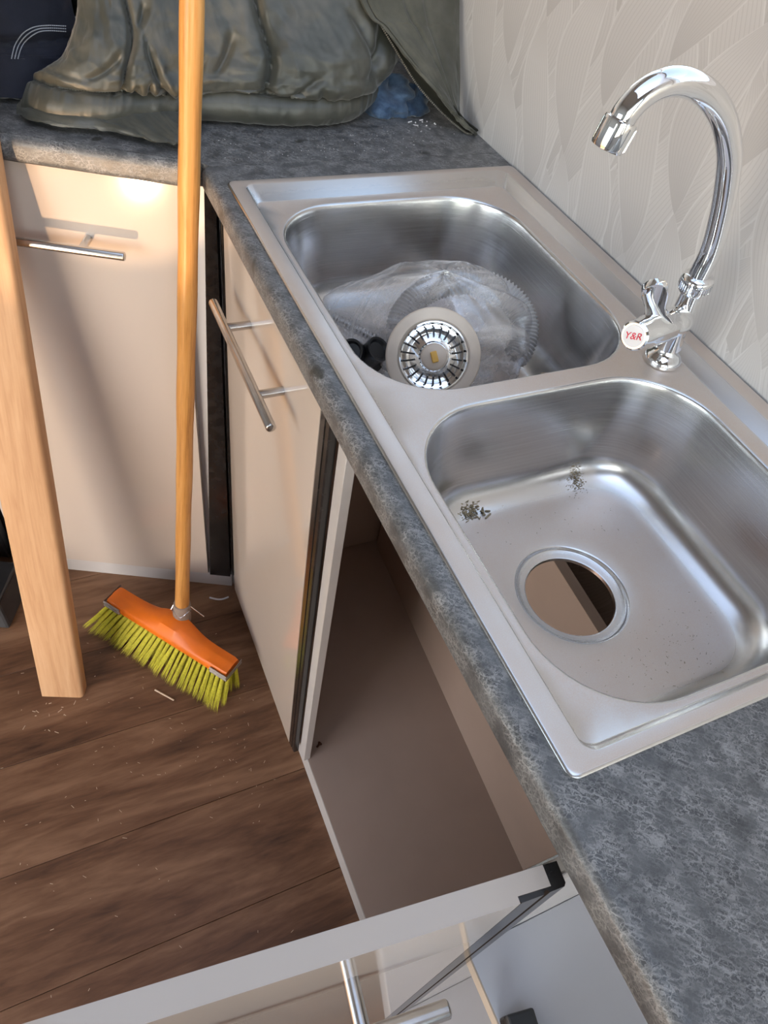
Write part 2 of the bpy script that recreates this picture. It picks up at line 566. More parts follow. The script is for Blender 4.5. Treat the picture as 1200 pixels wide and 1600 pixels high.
def sheet(name, S, mat, parent=None, thick=0.003, origin=None):
    """A cloth sheet from a point grid, given thickness."""
    nv, nu = S.shape[:2]
    N = grid_normals(S)
    bm = bmesh.new()
    top = [[bm.verts.new(S[i, j]) for j in range(nu)] for i in range(nv)]
    bot = [[bm.verts.new(S[i, j] - N[i, j] * thick) for j in range(nu)] for i in range(nv)]
    for i in range(nv - 1):
        for j in range(nu - 1):
            bm.faces.new((top[i][j], top[i][j + 1], top[i + 1][j + 1], top[i + 1][j]))
            bm.faces.new((bot[i][j], bot[i + 1][j], bot[i + 1][j + 1], bot[i][j + 1]))
    for i in range(nv - 1):
        for j in (0, nu - 1):
            bm.faces.new((top[i][j], top[i + 1][j], bot[i + 1][j], bot[i][j]))
    for j in range(nu - 1):
        for i in (0, nv - 1):
            bm.faces.new((top[i][j], bot[i][j], bot[i][j + 1], top[i][j + 1]))
    return obj(name, bm, mat, parent, smooth=True, angle=70, origin=origin)

def struct(o):
    o['kind'] = 'structure'
    return o

# ------------------------------------------------------------------ the setting
FZ = -0.91
WX = 0.402
WY0, WY1, WZ0, WZ1 = 0.05, 1.35, 0.31, 1.00        # the window above the sink
bm = bmesh.new()
add_box(bm, WX, WX + 0.04, -1.7, WY0, FZ, 1.35)
add_box(bm, WX, WX + 0.04, WY1, 1.46, FZ, 1.35)
add_box(bm, WX, WX + 0.04, WY0, WY1, FZ, WZ0)
add_box(bm, WX, WX + 0.04, WY0, WY1, WZ1, 1.35)
struct(obj('wall_right', bm, M['wallpaper']))
bm = bmesh.new()
for a in (WY0, (WY0 + WY1) / 2 - 0.0125, WY1 - 0.025):
    add_box(bm, WX + 0.004, WX + 0.034, a, a + 0.025, WZ0, WZ1)
for a in (WZ0, WZ1 - 0.025):
    add_box(bm, WX + 0.005, WX + 0.033, WY0 + 0.025, WY1 - 0.025, a, a + 0.025)
win = struct(obj('window_1', bm, M['white_disc']))
obj('pane', box(WX + 0.018, WX + 0.021, WY0 + 0.026, WY1 - 0.026, WZ0 + 0.026, WZ1 - 0.026, 0), M['glass'], win)
bm = box(-1.50, WX + 0.04, 1.46, 1.50, FZ, 1.35, 0)
struct(obj('wall_back', bm, M['wall']))
# behind the camera: a window, a doorway in the left wall and an open hatch in the roof let the daylight in
bm = bmesh.new()
add_box(bm, -1.54, -1.50, 0.45, 1.50, FZ, 1.35)
add_box(bm, -1.54, -1.50, -0.75, 0.45, 0.55, 1.35)
add_box(bm, -1.54, -1.50, -1.74, -0.75, FZ, 1.35)
struct(obj('wall_left', bm, M['wall']))
bm = bmesh.new()
HX0, HX1, HY0, HY1 = -0.55, 0.40, -0.95, 0.80       # the roof hatch
add_box(bm, -1.54, HX0, -1.74, 1.50, 1.35, 1.39)
add_box(bm, HX1, WX + 0.04, -1.74, 1.50, 1.35, 1.39)
add_box(bm, HX0, HX1, -1.74, HY0, 1.35, 1.39)
add_box(bm, HX0, HX1, HY1, 1.50, 1.35, 1.39)
struct(obj('ceiling', bm, M['wall']))
VX0, VX1, VZ0, VZ1 = -1.15, 0.25, 0.05, 1.05
bm = bmesh.new()
add_box(bm, -1.54, VX0, -1.74, -1.70, FZ, 1.35)
add_box(bm, VX1, WX + 0.04, -1.74, -1.70, FZ, 1.35)
add_box(bm, VX0, VX1, -1.74, -1.70, FZ, VZ0)
add_box(bm, VX0, VX1, -1.74, -1.70, VZ1, 1.35)
struct(obj('wall_front', bm, M['wall']))
bm = bmesh.new()
for a in (VX0, (VX0 + VX1) / 2 - 0.0125, VX1 - 0.025):
    add_box(bm, a, a + 0.025, -1.735, -1.705, VZ0, VZ1)
for a in (VZ0, VZ1 - 0.025):
    add_box(bm, VX0 + 0.025, VX1 - 0.025, -1.734, -1.706, a, a + 0.025)
win = struct(obj('window_2', bm, M['white_disc']))
obj('pane', box(VX0 + 0.026, VX1 - 0.026, -1.722, -1.719, VZ0 + 0.026, VZ1 - 0.026, 0), M['glass'], win)
bm = box(-2.3, WX, -1.7, 1.46, FZ - 0.03, FZ - 0.004, 0)
floor = struct(obj('floor', bm, M['floor_joint']))
plank_w, plank_l = 0.182, 3.2
fb = bmesh.new()
add_box(fb, -plank_l / 2 + 0.0006, plank_l / 2 - 0.0006, -plank_w / 2 + 0.0005, plank_w / 2 - 0.0003, -0.006, 0.0, 0.0005, seg=1)
fme = bpy.data.meshes.new('floor_board')
fb.to_mesh(fme)
fb.free()
fme.materials.append(M['floor'])
row = 0
y = 0.739 - plank_w * 13 + plank_w / 2
while y < 1.46 - plank_w / 2:
    x = -2.3 + plank_l / 2 - (row * 0.43) % 0.4
    while x < WX + plank_l / 2:
        x0, x1 = max(x - plank_l / 2, -2.3), min(x + plank_l / 2, WX)
        if x1 - x0 > 0.03:
            o = bpy.data.objects.new('floor_board', fme)
            COL.objects.link(o)
            o.parent = floor
            o.location = ((x0 + x1) / 2, y, FZ)
            o.scale = ((x1 - x0) / plank_l, 1, 1)
        x += plank_l
    row += 1
    y += plank_w

# ------------------------------------------------------------------ worktops
TZ = -0.003            # upper face of the worktops
NOSE = [(0.0105, 0.0), (0.0065, -0.0005), (0.0030, -0.0022), (0.0008, -0.0055), (0.0, -0.010), (0.0, -0.023), (0.0006, -0.026), (0.0022, -0.0285), (0.006, -0.030), (0.016, -0.030)]

def poly_slab(bm, outer, hole, z0, z1):
    """Flat slab from a polygon with an optional hole."""
    def loop(pts, z):
        vs_ = [bm.verts.new((p[0], p[1], z)) for p in pts]
        es = [bm.edges.new((vs_[i], vs_[(i + 1) % len(vs_)])) for i in range(len(vs_))]
        return vs_, es
    L = []
    for z in (z1, z0):
        vo, eo = loop(outer, z)
        es = list(eo)
        vh = None
        if hole:
            vh, eh = loop(hole, z)
            es += eh
        bmesh.ops.triangle_fill(bm, edges=es, use_beauty=True, use_dissolve=False)
        L.append((vo, vh))
    for k in (0, 1):
        a, b_ = L[0][k], L[1][k]
        if a:
            for i in range(len(a)):
                j = (i + 1) % len(a)
                bm.faces.new((a[i], a[j], b_[j], b_[i]))

def nose_strip(bm, pts, inward):
    """Rounded front edge along a 2-D line; inward is the direction from the edge into the top."""
    iw = V((inward[0], inward[1], 0)).normalized()
    rings = []
    for p in pts:
        rings.append([V((p[0], p[1], TZ)) + iw * d + V((0, 0, h)) for d, h in NOSE])
    skin_rings(bm, rings, False)

OUT_X = -0.018
CORNER_Y = 0.797
NEAR_Y = -0.95
wt = thing('worktop', 'dark speckled worktop along the papered wall, holding the double sink', 'worktop', (0.19, 0.0, TZ))
bm = bmesh.new()
hx0, hx1, hy0, hy1 = 0.010, 0.390, 0.010, 0.744
poly_slab(bm, [(OUT_X + 0.0105, NEAR_Y), (WX - 0.0005, NEAR_Y), (WX - 0.0005, CORNER_Y - 0.0004), (OUT_X + 0.0105, CORNER_Y - 0.0004)],
          [(hx0, hy0), (hx1, hy0), (hx1, hy1), (hx0, hy1)], TZ - 0.030, TZ)
obj('top_board', bm, M['worktop'], wt)
bm = bmesh.new()
nose_strip(bm, [(OUT_X, NEAR_Y), (OUT_X, CORNER_Y - 0.0004)], (1, 0))
obj('front_edge', bm, M['worktop'], wt, smooth=True, angle=180)

# the angled run behind
CU = V((0.90517715, -0.4250345, 0))      # along the corner cabinet's front, towards the sink
CN = V((-0.4250345, -0.90517715, 0))     # out of its front
CB = V((-0.04554545, 0.8238182, 0))      # right end of its door at the front
def cpt(u, n, z=0.0):
    p = CB + CU * u + CN * n
    return V((p.x, p.y, z))
cw = thing('corner_worktop', 'dark speckled worktop across the corner, under the heap of clothes', 'worktop', (0.0, 1.1, TZ))
f0, f1 = cpt(-1.05, 0.012), cpt(0.0305, 0.012)
i0 = f0 - CN * 0.0105
i1 = V((OUT_X + 0.0105, CORNER_Y + 0.0004, 0)) + V((0, 0.004, 0))
bm = bmesh.new()
poly_slab(bm, [(i0.x, i0.y), (i1.x - 0.008, i1.y + 0.008), (i1.x, CORNER_Y + 0.0004), (WX - 0.0005, CORNER_Y + 0.0004), (WX - 0.0005, 1.459), (i0.x, 1.459)], None, TZ - 0.030, TZ)
obj('top_board', bm, M['worktop'], cw)
bm = bmesh.new()
nose_strip(bm, [(f0.x, f0.y), (f1.x, f1.y)], -CN)
obj('front_edge', bm, M['worktop'], cw, smooth=True, angle=180)

# ------------------------------------------------------------------ double sink
SW, SL = 0.400, 0.7545
def rrect(x0, x1, y0, y1, r, z, n_arc=12, n_side=14):
    r = max(min(r, (x1 - x0) / 2 - 1e-4, (y1 - y0) / 2 - 1e-4), 1e-4)
    cs = [(x1 - r, y0 + r, -PI / 2), (x1 - r, y1 - r, 0), (x0 + r, y1 - r, PI / 2), (x0 + r, y0 + r, PI)]
    pts = []
    for k, (cx, cy, a0) in enumerate(cs):
        for i in range(n_arc + 1):
            a = a0 + PI / 2 * i / n_arc
            pts.append(V((cx + r * math.cos(a), cy + r * math.sin(a), z)))
        nx, ny, na = cs[(k + 1) % 4]
        e = V((nx + r * math.cos(na), ny + r * math.sin(na), z))
        s = pts[-1]
        for i in range(1, n_side):
            pts.append(s.lerp(e, i / n_side))
    return pts

sink = thing('double_sink', 'stainless steel double bowl sink set in the dark worktop', 'sink', (0.2, 0.377, 0.0))
bm = bmesh.new()
def ring_verts(pts):
    return [bm.verts.new(p) for p in pts]
def bridge(a, b_):
    n = len(a)
    for j in range(n):
        k = (j + 1) % n
        bm.faces.new((a[j], a[k], b_[k], b_[j]))
# outer rim, turned down at the edge
loops = []
for d, z in ((0.0008, -0.0030), (0.0, -0.0016), (0.0009, -0.0004), (0.0026, 0.0)):
    loops.append(ring_verts(rrect(d, SW - d, d, SL - d, 0.008, z)))
loops.append(ring_verts(rrect(0.0180, SW - 0.020, 0.0100, SL - 0.0110, 0.010, 0.0)))
loops.append(ring_verts(rrect(0.0190, SW - 0.0215, 0.0112, SL - 0.0130, 0.011, -0.0004)))
loops.append(ring_verts(rrect(0.0228, SW - 0.0345, 0.0160, SL - 0.0360, 0.012, -0.0096)))
loops.append(ring_verts(rrect(0.0238, SW - 0.0365, 0.0172, SL - 0.0385, 0.012, -0.0104)))
for a, b_ in zip(loops, loops[1:]):
    bridge(a, b_)
deck_loop = loops[-1]
BOWLS = [dict(x0=0.0335, x1=0.341, y0=0.3545, y1=0.7025), dict(x0=0.0335, x1=0.343, y0=0.0235, y1=0.3295)]
deck_edges = [bm.edges.get((deck_loop[i], deck_loop[(i + 1) % len(deck_loop)])) for i in range(len(deck_loop))]
WR = 0.082
DRAIN_R = 0.045
for k, B in enumerate(BOWLS):
    def bl(d, z, r=None):
        return ring_verts(rrect(B['x0'] + d, B['x1'] - d, B['y0'] + d, B['y1'] - d, (WR - d * 0.75) if r is None else r, z))
    prof = [(-0.0042, -0.0104), (-0.0026, -0.0105), (-0.0012, -0.0109), (-0.0002, -0.0118), (0.0005, -0.0135), (0.0012, -0.0165), (0.0024, -0.024),
            (0.0050, -0.040), (0.0085, -0.070), (0.0120, -0.098)]
    R_ = 0.036
    for i in range(1, 11):
        a = PI / 2 * i / 10 * 0.985
        prof.append((0.0120 + R_ * (1 - math.cos(a)), -0.098 - R_ * math.sin(a)))
    prof.append((0.064, -0.1348))
    prev = bl(*prof[0])
    deck_edges += [bm.edges.new((prev[i], prev[(i + 1) % len(prev)])) if bm.edges.get((prev[i], prev[(i + 1) % len(prev)])) is None else bm.edges.get((prev[i], prev[(i + 1) % len(prev)])) for i in range(len(prev))]
    for d, z in prof[1:]:
        cur = bl(d, z)
        bridge(prev, cur)
        prev = cur
    cx, cy = ((0.178, 0.182) if k == 1 else ((B['x0'] + B['x1']) / 2, (B['y0'] + B['y1']) / 2))
    base_pts = [v.co.copy() for v in prev]
    angs = [math.atan2(p.y - cy, p.x - cx) for p in base_pts]
    def circ(r, z):
        return [V((cx + r * math.cos(a), cy + r * math.sin(a), z)) for a in angs]
    c_out = circ(0.0575, -0.1385)
    for t in (0.33, 0.66):
        cur = ring_verts([p.lerp(q, t) for p, q in zip(base_pts, c_out)])
        bridge(prev, cur)
        prev = cur
    for r, z in ((0.0575, -0.1385), (0.0562, -0.1390), (0.0550, -0.1402), (0.0544, -0.1420), (0.0532, -0.1428), (0.0470, -0.1436), (DRAIN_R, -0.1444), (DRAIN_R - 0.0006, -0.1475)):
        cur = ring_verts(circ(r, z))
        bridge(prev, cur)
        prev = cur
bmesh.ops.triangle_fill(bm, edges=deck_edges, use_beauty=True, use_dissolve=False)
sink_body = obj('sink_body', bm, M['steel'], sink, smooth=True, angle=50)

# ------------------------------------------------------------------ swan-neck tap
FB = V((0.3440, 0.341, -0.0103))
def fp(d, z):                      # point in the plane of the spout
    return FB + V((-d, 0.0, z + 0.0103))
tap = thing('swan_neck_tap', 'chrome swan neck tap standing between the two sink bowls by the wall', 'tap', FB)
bm = bmesh.new()
add_lathe(bm, [(0.018, 0.0), (0.0195, 0.001), (0.0195, 0.004), (0.0180, 0.0075), (0.0145, 0.0105), (0.0115, 0.014), (0.0105, 0.020)], Matrix.Translation(FB), 40)
obj('base_flange', bm, M['chrome'], tap, smooth=True, angle=50)
bm = bmesh.new()
ax = (fp(0.008, 0.085) - fp(0.0, 0.010)).normalized()
add_lathe(bm, [(0.0128, 0.0), (0.0112, 0.012), (0.0106, 0.024), (0.0112, 0.040), (0.0098, 0.058), (0.0098, 0.066)], frame_z(fp(0.0, 0.008), ax), 32)
obj('tap_body', bm, M['chrome'], tap, smooth=True, angle=50)
bm = bmesh.new()
cm = frame_z(fp(0.0070, 0.072), ax)
add_lathe(bm, [(0.0100, 0.0), (0.0135, 0.001), (0.0148, 0.004), (0.0148, 0.0135), (0.0138, 0.0165), (0.0095, 0.0185)], cm, 36)
for k in range(36):                # knurling
    a = 2 * PI * k / 36
    add_box(bm, -0.0005, 0.0005, -0.0004, 0.0004, 0.0045, 0.0115, 0, cm @ Matrix.Rotation(a, 4, 'Z') @ Matrix.Translation((0.0149, 0, 0)))
obj('collar', bm, M['chrome'], tap, smooth=True, angle=50)
sp_pts = [(0.009, 0.086), (0.0105, 0.116), (0.022, 0.152), (0.035, 0.181), (0.048, 0.203), (0.068, 0.2255), (0.090, 0.2415), (0.112, 0.251), (0.132, 0.2545), (0.148, 0.252), (0.1600, 0.2450), (0.1670, 0.2360), (0.1690, 0.2300)]
bm = bmesh.new()
pth = catmull([fp(d, z) for d, z in sp_pts], 70)
add_tube(bm, pth, 0.0098, 22)
obj('spout', bm, M['chrome'], tap, smooth=True, angle=60)
bm = bmesh.new()
tip = V(pth[-1])
td = (V(pth[-1]) - V(pth[-3])).normalized()
am = frame_z(tip - td * 0.001, td)
add_lathe(bm, [(0.0098, 0.0), (0.0122, 0.0008), (0.0126, 0.0025), (0.0126, 0.0190), (0.0120, 0.0207), (0.0098, 0.0209), (0.0095, 0.0170)], am, 36, True, True)
for k in range(14):
    add_box(bm, -0.0004, 0.0004, -0.0003, 0.0003, 0.003, 0.0182, 0, am @ Matrix.Rotation(2 * PI * k / 14, 4, 'Z') @ Matrix.Translation((0.01265, 0, 0)))
obj('aerator', bm, M['chrome'], tap, smooth=True, angle=40)
# the valve: its spindle comes out of the body towards the near-left
vo = fp(0.001, 0.040)
vend = at(990, 525, 1, 0.306)
vd = (vend - vo).normalized()
vl = (vend - vo).length
vm = frame_z(vo, vd)
bm = bmesh.new()
add_lathe(bm, [(0.0125, 0.0), (0.0150, 0.010), (0.0150, vl * 0.30), (0.0135, vl * 0.34)], vm, 32)
obj('valve_housing', bm, M['chrome'], tap, smooth=True, angle=35)
bm = bmesh.new()
rings = []
for h, r in ((vl * 0.32, 0.0146), (vl * 0.36, 0.0155), (vl * 0.78, 0.0150), (vl * 0.82, 0.0138), (vl * 0.93, 0.0138), (vl * 0.985, 0.0132), (vl, 0.0115)):
    ring_ = []
    for k in range(48):
        a = 2 * PI * k / 48
        rr = r * (1 - 0.055 * (math.cos(a * 6) > 0.3) * (h < vl * 0.8))
        ring_.append(vm @ V((rr * math.cos(a), rr * math.sin(a), h)))
    rings.append(ring_)
skin_rings(bm, rings)
knob = obj('knob', bm, M['chrome'], tap, smooth=True, angle=30)
bm = bmesh.new()
# the wing lever standing up from the knob
vmid = vo + vd * vl * 0.55
tiplv = at(1022, 440, 1, 0.322)
lu = (tiplv - vmid)
ll = lu.length
lu.normalize()
ln_ = (lu.cross((CAM - vmid))).normalized()
lm = frame(vmid, ln_, lu.cross(ln_) * -1, lu)
outl = [(-0.010, 0.008), (-0.0095, 0.016), (-0.0055, 0.024), (-0.0050, 0.034), (-0.0075, 0.044)]
def lever_ring(y_off, infl):
    hw = [(0.006, 0.0150), (0.014, 0.0128), (0.022, 0.0092), (0.032, 0.0082), (0.042, 0.0100), (0.050, 0.0112), (0.056, 0.0108)]
    pts = []
    sc = ll / 0.066
    for h, w in hw:
        pts.append((w * infl, h * sc))
    for k in range(1, 7):
        a = PI * k / 7
        pts.append((0.0108 * infl * math.cos(a), (0.056 + 0.010 * math.sin(a)) * sc))
    for h, w in reversed(hw):
        pts.append((-w * infl, h * sc))
    return [lm @ V((x, y_off, z)) for x, z in pts]
skin_rings(bm, [lever_ring(-0.0036, 0.86), lever_ring(-0.0028, 1.0), lever_ring(0.0028, 1.0), lever_ring(0.0036, 0.86)])
obj('lever', bm, M['chrome'], tap, smooth=True, angle=40)
bm = bmesh.new()
add_lathe(bm, [(0.0100, vl), (0.0098, vl + 0.0010), (0.004, vl + 0.0014)], vm, 32)
disc = obj('badge', bm, M['white_disc'], knob, smooth=True, angle=40)
cu = bpy.data.curves.new('badge_text', 'FONT')
cu.body = 'Y&R'
cu.size = 0.0088
cu.extrude = 0.0002
cu.align_x = 'CENTER'
cu.align_y = 'CENTER'
cu.shear = 0.25
tx = bpy.data.objects.new('badge_text_curve', cu)
COL.objects.link(tx)
dg = bpy.context.evaluated_depsgraph_get()
tme = bpy.data.meshes.new_from_object(tx.evaluated_get(dg))
bpy.data.objects.remove(tx)
rt = V((0, 0, 1)).cross(-vd)
rt = V(CR[0]) - vd * V(CR[0]).dot(vd)
rt.normalize()
tmx = frame(vo + vd * (vl + 0.0016), rt, vd.cross(rt), vd)
tme.transform(tmx)
tme.transform(Matrix.Translation(-world_loc(knob)))
tme.name = 'lettering'
to = link('lettering', tme, knob)
tme.materials.clear()
tme.materials.append(M['red'])
to['label'] = 'red lettering'

# ------------------------------------------------------------------ T-bar handle
def bar_handle(parent, centre, along, out, length=0.24, spacing=0.128, stand=0.032, name='handle'):
    along, out = V(along).normalized(), V(out).normalized()
    bm = bmesh.new()
    c = V(centre) + out * stand
    a, b_ = c - along * length / 2, c + along * length / 2
    add_lathe(bm, [(0.0045, 0.0), (0.0056, 0.0008), (0.0058, 0.0016), (0.0058, length - 0.0016), (0.0056, length - 0.0008), (0.0045, length)], frame_z(a, along), 24)
    for s in (-1, 1):
        p = V(centre) + along * s * spacing / 2
        add_lathe(bm, [(0.0052, 0.0), (0.0052, stand)], frame_z(p, out), 20)
    return obj(name, bm, M['handle_steel'], parent, smooth=True, angle=40)

# ------------------------------------------------------------------ sink cabinet
BT = -0.852                       # top of the base board
sc_ = thing('sink_cabinet', 'long cream cabinet under the sink, left door shut and right door swung open', 'cabinet', (0.16, 0.38, FZ))
CX = 0.018
obj('base_board', box(CX, 0.335, -0.019, 0.79, BT - 0.016, BT, 0.0006), M['inner'], sc_)
obj('plinth', box(CX, CX + 0.016, -0.019, 0.79, FZ, BT - 0.0163, 0.0006), M['melamine_edge'], sc_)
obj('edge_band', box(CX - 0.0012, CX - 0.0001, -0.019, 0.79, BT - 0.016, BT - 0.0002, 0.0), M['melamine_edge'], sc_)
obj('end_panel', box(CX, 0.335, 0.7905, 0.8015, BT - 0.016, TZ - 0.031, 0.0006), M['inner'], sc_)
bp = frame((0.292, 0.075, 0), (0.032, 0.685, 0), (-0.685, 0.032, 0), (0, 0, 1))
bm = box(-0.09, 0.70, -0.016, 0.0, BT, -0.306, 0.0006, bp)
obj('back_panel', bm, M['inner'], sc_)
obj('mullion', box(0.0103, CX + 0.004, 0.3675, 0.3885, BT, TZ - 0.031, 0.0006), M['melamine_edge'], sc_)
obj('partition', box(CX, 0.285, -0.035, -0.0195, FZ, TZ - 0.031, 0.0006), M['melamine'], sc_)

def cab_door(parent, origin, along, out, width, z0, z1, handle_at, bands=(True, True), bw=0.034, th=0.016):
    """Door: glossy panel between black edge profiles, T-bar handle. origin: front face at the bottom of its first side."""
    along, out = V(along).normalized(), V(out).normalized()
    mt = frame((origin[0], origin[1], 0), along, -out, (0, 0, 1))     # x along, y into the door, z up
    bm = bmesh.new()
    a = bw if bands[0] else 0
    b_ = width - (bw if bands[1] else 0)
    cp = 0.010                     # the profiles reach back round the door's edges
    add_box(bm, a, b_, 0.0, 0.0040, z0, z1, 0.0, mt)
    add_box(bm, cp if bands[0] else 0.0, width - cp if bands[1] else width, 0.0040, th, z0, z1, 0.0, mt)
    dr = obj('door', bm, M['gloss'], parent)
    for s, on in ((0, bands[0]), (1, bands[1])):
        if not on:
            continue
        x0, x1 = (0.0, a - 0.0003) if s == 0 else (b_ + 0.0003, width)
        bm = bmesh.new()
        w = x1 - x0
        prof = [(0, th), (0, 0.0035), (0.0015, 0.0018), (w * 0.36, 0.0012), (w * 0.40, 0.0030), (w * 0.46, 0.0030), (w * 0.50, 0.0008), (w - 0.0012, 0.0003), (w, 0.0016), (w, 0.0038), (cp - 0.0003, 0.0038), (cp - 0.0003, th)]
        if s == 0:
            pr = [(x0 + q, h) for q, h in prof]
        else:
            pr = [(x1 - q, h) for q, h in prof]
        skin_rings(bm, [[mt @ V((q, h, z)) for q, h in pr] for z in (z0 + 0.001, z1 - 0.001)])
        obj('edge_profile', bm, M['black_edge'], dr)
    if handle_at is not None:
        hx, hz = handle_at
        bar_handle(dr, mt @ V((hx, 0, hz)), along, out)
    return dr
DT, DB = -0.042, -0.866
cab_door(sc_, (-0.0012, 0.393), (0, 1, 0), (-1, 0, 0), 0.397, DB, DT, (0.194, -0.130), bw=0.022, th=0.011)
OD = V((-0.993, 0.12, 0)).normalized()
ON = V((-0.12, -0.993, 0)).normalized()
cab_door(sc_, (-0.0155, -0.0455), OD, ON, 0.378, DB, DT, (0.189, -0.130), bw=0.032)
bm = bmesh.new()
add_box(bm, -0.016, 0.019, -0.0325, -0.0195, DT - 0.10, DT - 0.06, 0.002)
obj('hinge', bm, M['handle_steel'], sc_)

# ------------------------------------------------------------------ open cabinet nearest the camera
oc = thing('open_cabinet', 'pale doorless cabinet with a shelf beneath the nearest end of the worktop', 'cabinet', (0.15, -0.45, FZ))
SHZ = -0.300
sh = box(-0.012, 0.335, -0.80, -0.0355, SHZ - 0.016, SHZ, 0.0006)
obj('shelf', sh, M['shelf'], oc)
obj('shelf_edge', box(-0.0135, -0.0121, -0.80, -0.0355, SHZ - 0.016, SHZ, 0.0), M['flange'], oc)
obj('base_board', box(0.0, 0.335, -0.80, -0.0355, BT - 0.016, BT, 0.0006), M['melamine'], oc)
obj('plinth', box(0.0, 0.016, -0.80, -0.0355, FZ, BT - 0.0165, 0.0006), M['melamine_edge'], oc)
obj('back_panel', box(0.3355, 0.35, -0.80, -0.0355, FZ, TZ - 0.031, 0.0006), M['melamine'], oc)
obj('side_panel', box(0.0, 0.35, -0.816, -0.8005, FZ, TZ - 0.031, 0.0006), M['melamine'], oc)
# black case lying on its shelf
case = thing('tool_case', 'black plastic case on the open shelf at the bottom edge', 'case', (0.05, -0.16, SHZ))
cq = at(834, 1573, 2, SHZ + 0.026)
cmx = frame((cq.x, cq.y, SHZ), (-0.985, 0.17, 0), (-0.17, -0.985, 0), (0, 0, 1))
obj('case_body', box(0.0, 0.024, 0.0, 0.11, 0.0, 0.017, 0.002, cmx), M['black'], case)
obj('case_lid', box(0.0, 0.024, 0.0, 0.11, 0.0172, 0.026, 0.002, cmx), M['dark_grey'], case)

# ------------------------------------------------------------------ corner cabinet
cc = thing('corner_cabinet', 'cream cabinet set at an angle in the corner behind the broom', 'cabinet', cpt(-0.19, -0.15, FZ))
cmt = frame((CB.x, CB.y, 0), CU, -CN, (0, 0, 1))     # x along the front, y inwards
bm = box(-0.392, 0.050, 0.017, 0.30, BT - 0.016, TZ - 0.0315, 0.0006, cmt)
obj('carcass', bm, M['melamine'], cc)
obj('plinth', box(-0.392, 0.052, 0.004, 0.022, FZ, BT - 0.0165, 0.0006, cmt), M['melamine_edge'], cc)
cab_door(cc, cpt(-0.385, 0.0), CU, CN, 0.388, DB, DT + 0.005, (0.200, -0.126), bands=(False, False))
bm = bmesh.new()
pr = [(0.036, -0.036), (0.050, -0.036), (0.050, -0.864), (0.008, -0.864)]
skin_rings(bm, [[cmt @ V((x, yy, z)) for x, z in pr] for yy in (-0.004, 0.014)])
obj('filler_strip', bm, M['black_edge'], cc)

# black fridge added in place of the dark knee space beside the corner cabinet
fr = thing('infill', 'black fridge in place of the dark gap left of the pine plank', 'infill', cpt(-0.68, -0.15, FZ))
obj('infill_body', box(-0.96, -0.400, 0.022, 0.14, FZ, TZ - 0.034, 0.003, cmt), M['black'], fr)
dfr = obj('door', box(-0.955, -0.405, -0.004, 0.020, FZ + 0.03, TZ - 0.040, 0.004, cmt), M['black'], fr)  # front slab of the added black block
crate = thing('crate', 'dark grey plastic crate on the floor at the left edge', 'crate', (-0.55, 0.88, FZ))
kx = frame((-0.434, 0.838, FZ), (0.905, -0.425, 0), (0.425, 0.905, 0), (0, 0, 1))
obj('crate_body', box(-0.30, 0.0, 0.0, 0.09, 0.0, 0.085, 0.006, kx), M['dark_grey'], crate)
obj('crate_rim', box(-0.304, 0.004, -0.004, 0.094, 0.0855, 0.098, 0.004, kx), M['black'], crate)
for k in range(5):
    obj('rib', box(-0.28 + k * 0.06, -0.272 + k * 0.06, -0.004, 0.0, 0.01, 0.08, 0.001, kx), M['dark_grey'], crate)

# ------------------------------------------------------------------ pine plank
pb_l, pb_r = V((-0.396, 0.673, FZ)), V((-0.326, 0.645, FZ))
d_up = at(0, 295, 1, 0.855) - pb_r
d_up.normalize()
pw = (pb_r - pb_l)
pwid = pw.length
pw = (pw - d_up * pw.dot(d_up)).normalized()
pn = d_up.cross(pw).normalized()
if pn.y < 0:
    pn = -pn
LEN = 1.30
bm = bmesh.new()
pts = []
hw, th, rr = pwid / 2, 0.030, 0.008
prof = []
for cx, cy, a0 in ((hw - rr, th - rr, 0), (-hw + 0.002, th - 0.002, PI / 2), (-hw + 0.002, 0.002, PI), (hw - rr, rr, -PI / 2)):
    r0 = rr if cx > 0 else 0.002
    for i in range(6):
        a = a0 + PI / 2 * i / 5
        prof.append((cx + r0 * math.cos(a), cy + r0 * math.sin(a)))
pc = (pb_l + pb_r) / 2
rings = []
for s in (0.0, 0.2, 0.5, 0.9, LEN):
    ring_ = []
    for px_, py_ in prof:
        q = pc + pw * px_ + pn * py_ + d_up * s
        if s == 0.0:
            q = q + d_up * ((FZ - q.z) / d_up.z)      # foot cut level with the floor
        ring_.append(q)
    rings.append(ring_)
skin_rings(bm, rings)
for v in bm.verts:
    v.co = v.co - pc
pl_m = Matrix((pw, pn, d_up)).transposed().to_4x4()
bmesh.ops.transform(bm, matrix=pl_m.inverted(), verts=bm.verts)
bmesh.ops.recalc_face_normals(bm, faces=bm.faces)
me = bpy.data.meshes.new('timber_plank')
bm.to_mesh(me)
bm.free()
plank = link('timber_plank', me, None, M['pine'])
plank.matrix_world = Matrix.Translation(pc) @ pl_m
me.polygons.foreach_set('use_smooth', [True] * len(me.polygons))
me.set_sharp_from_angle(angle=math.radians(40))
tag(plank, 'planed pine plank leaning on the worktop at the left edge', 'plank')

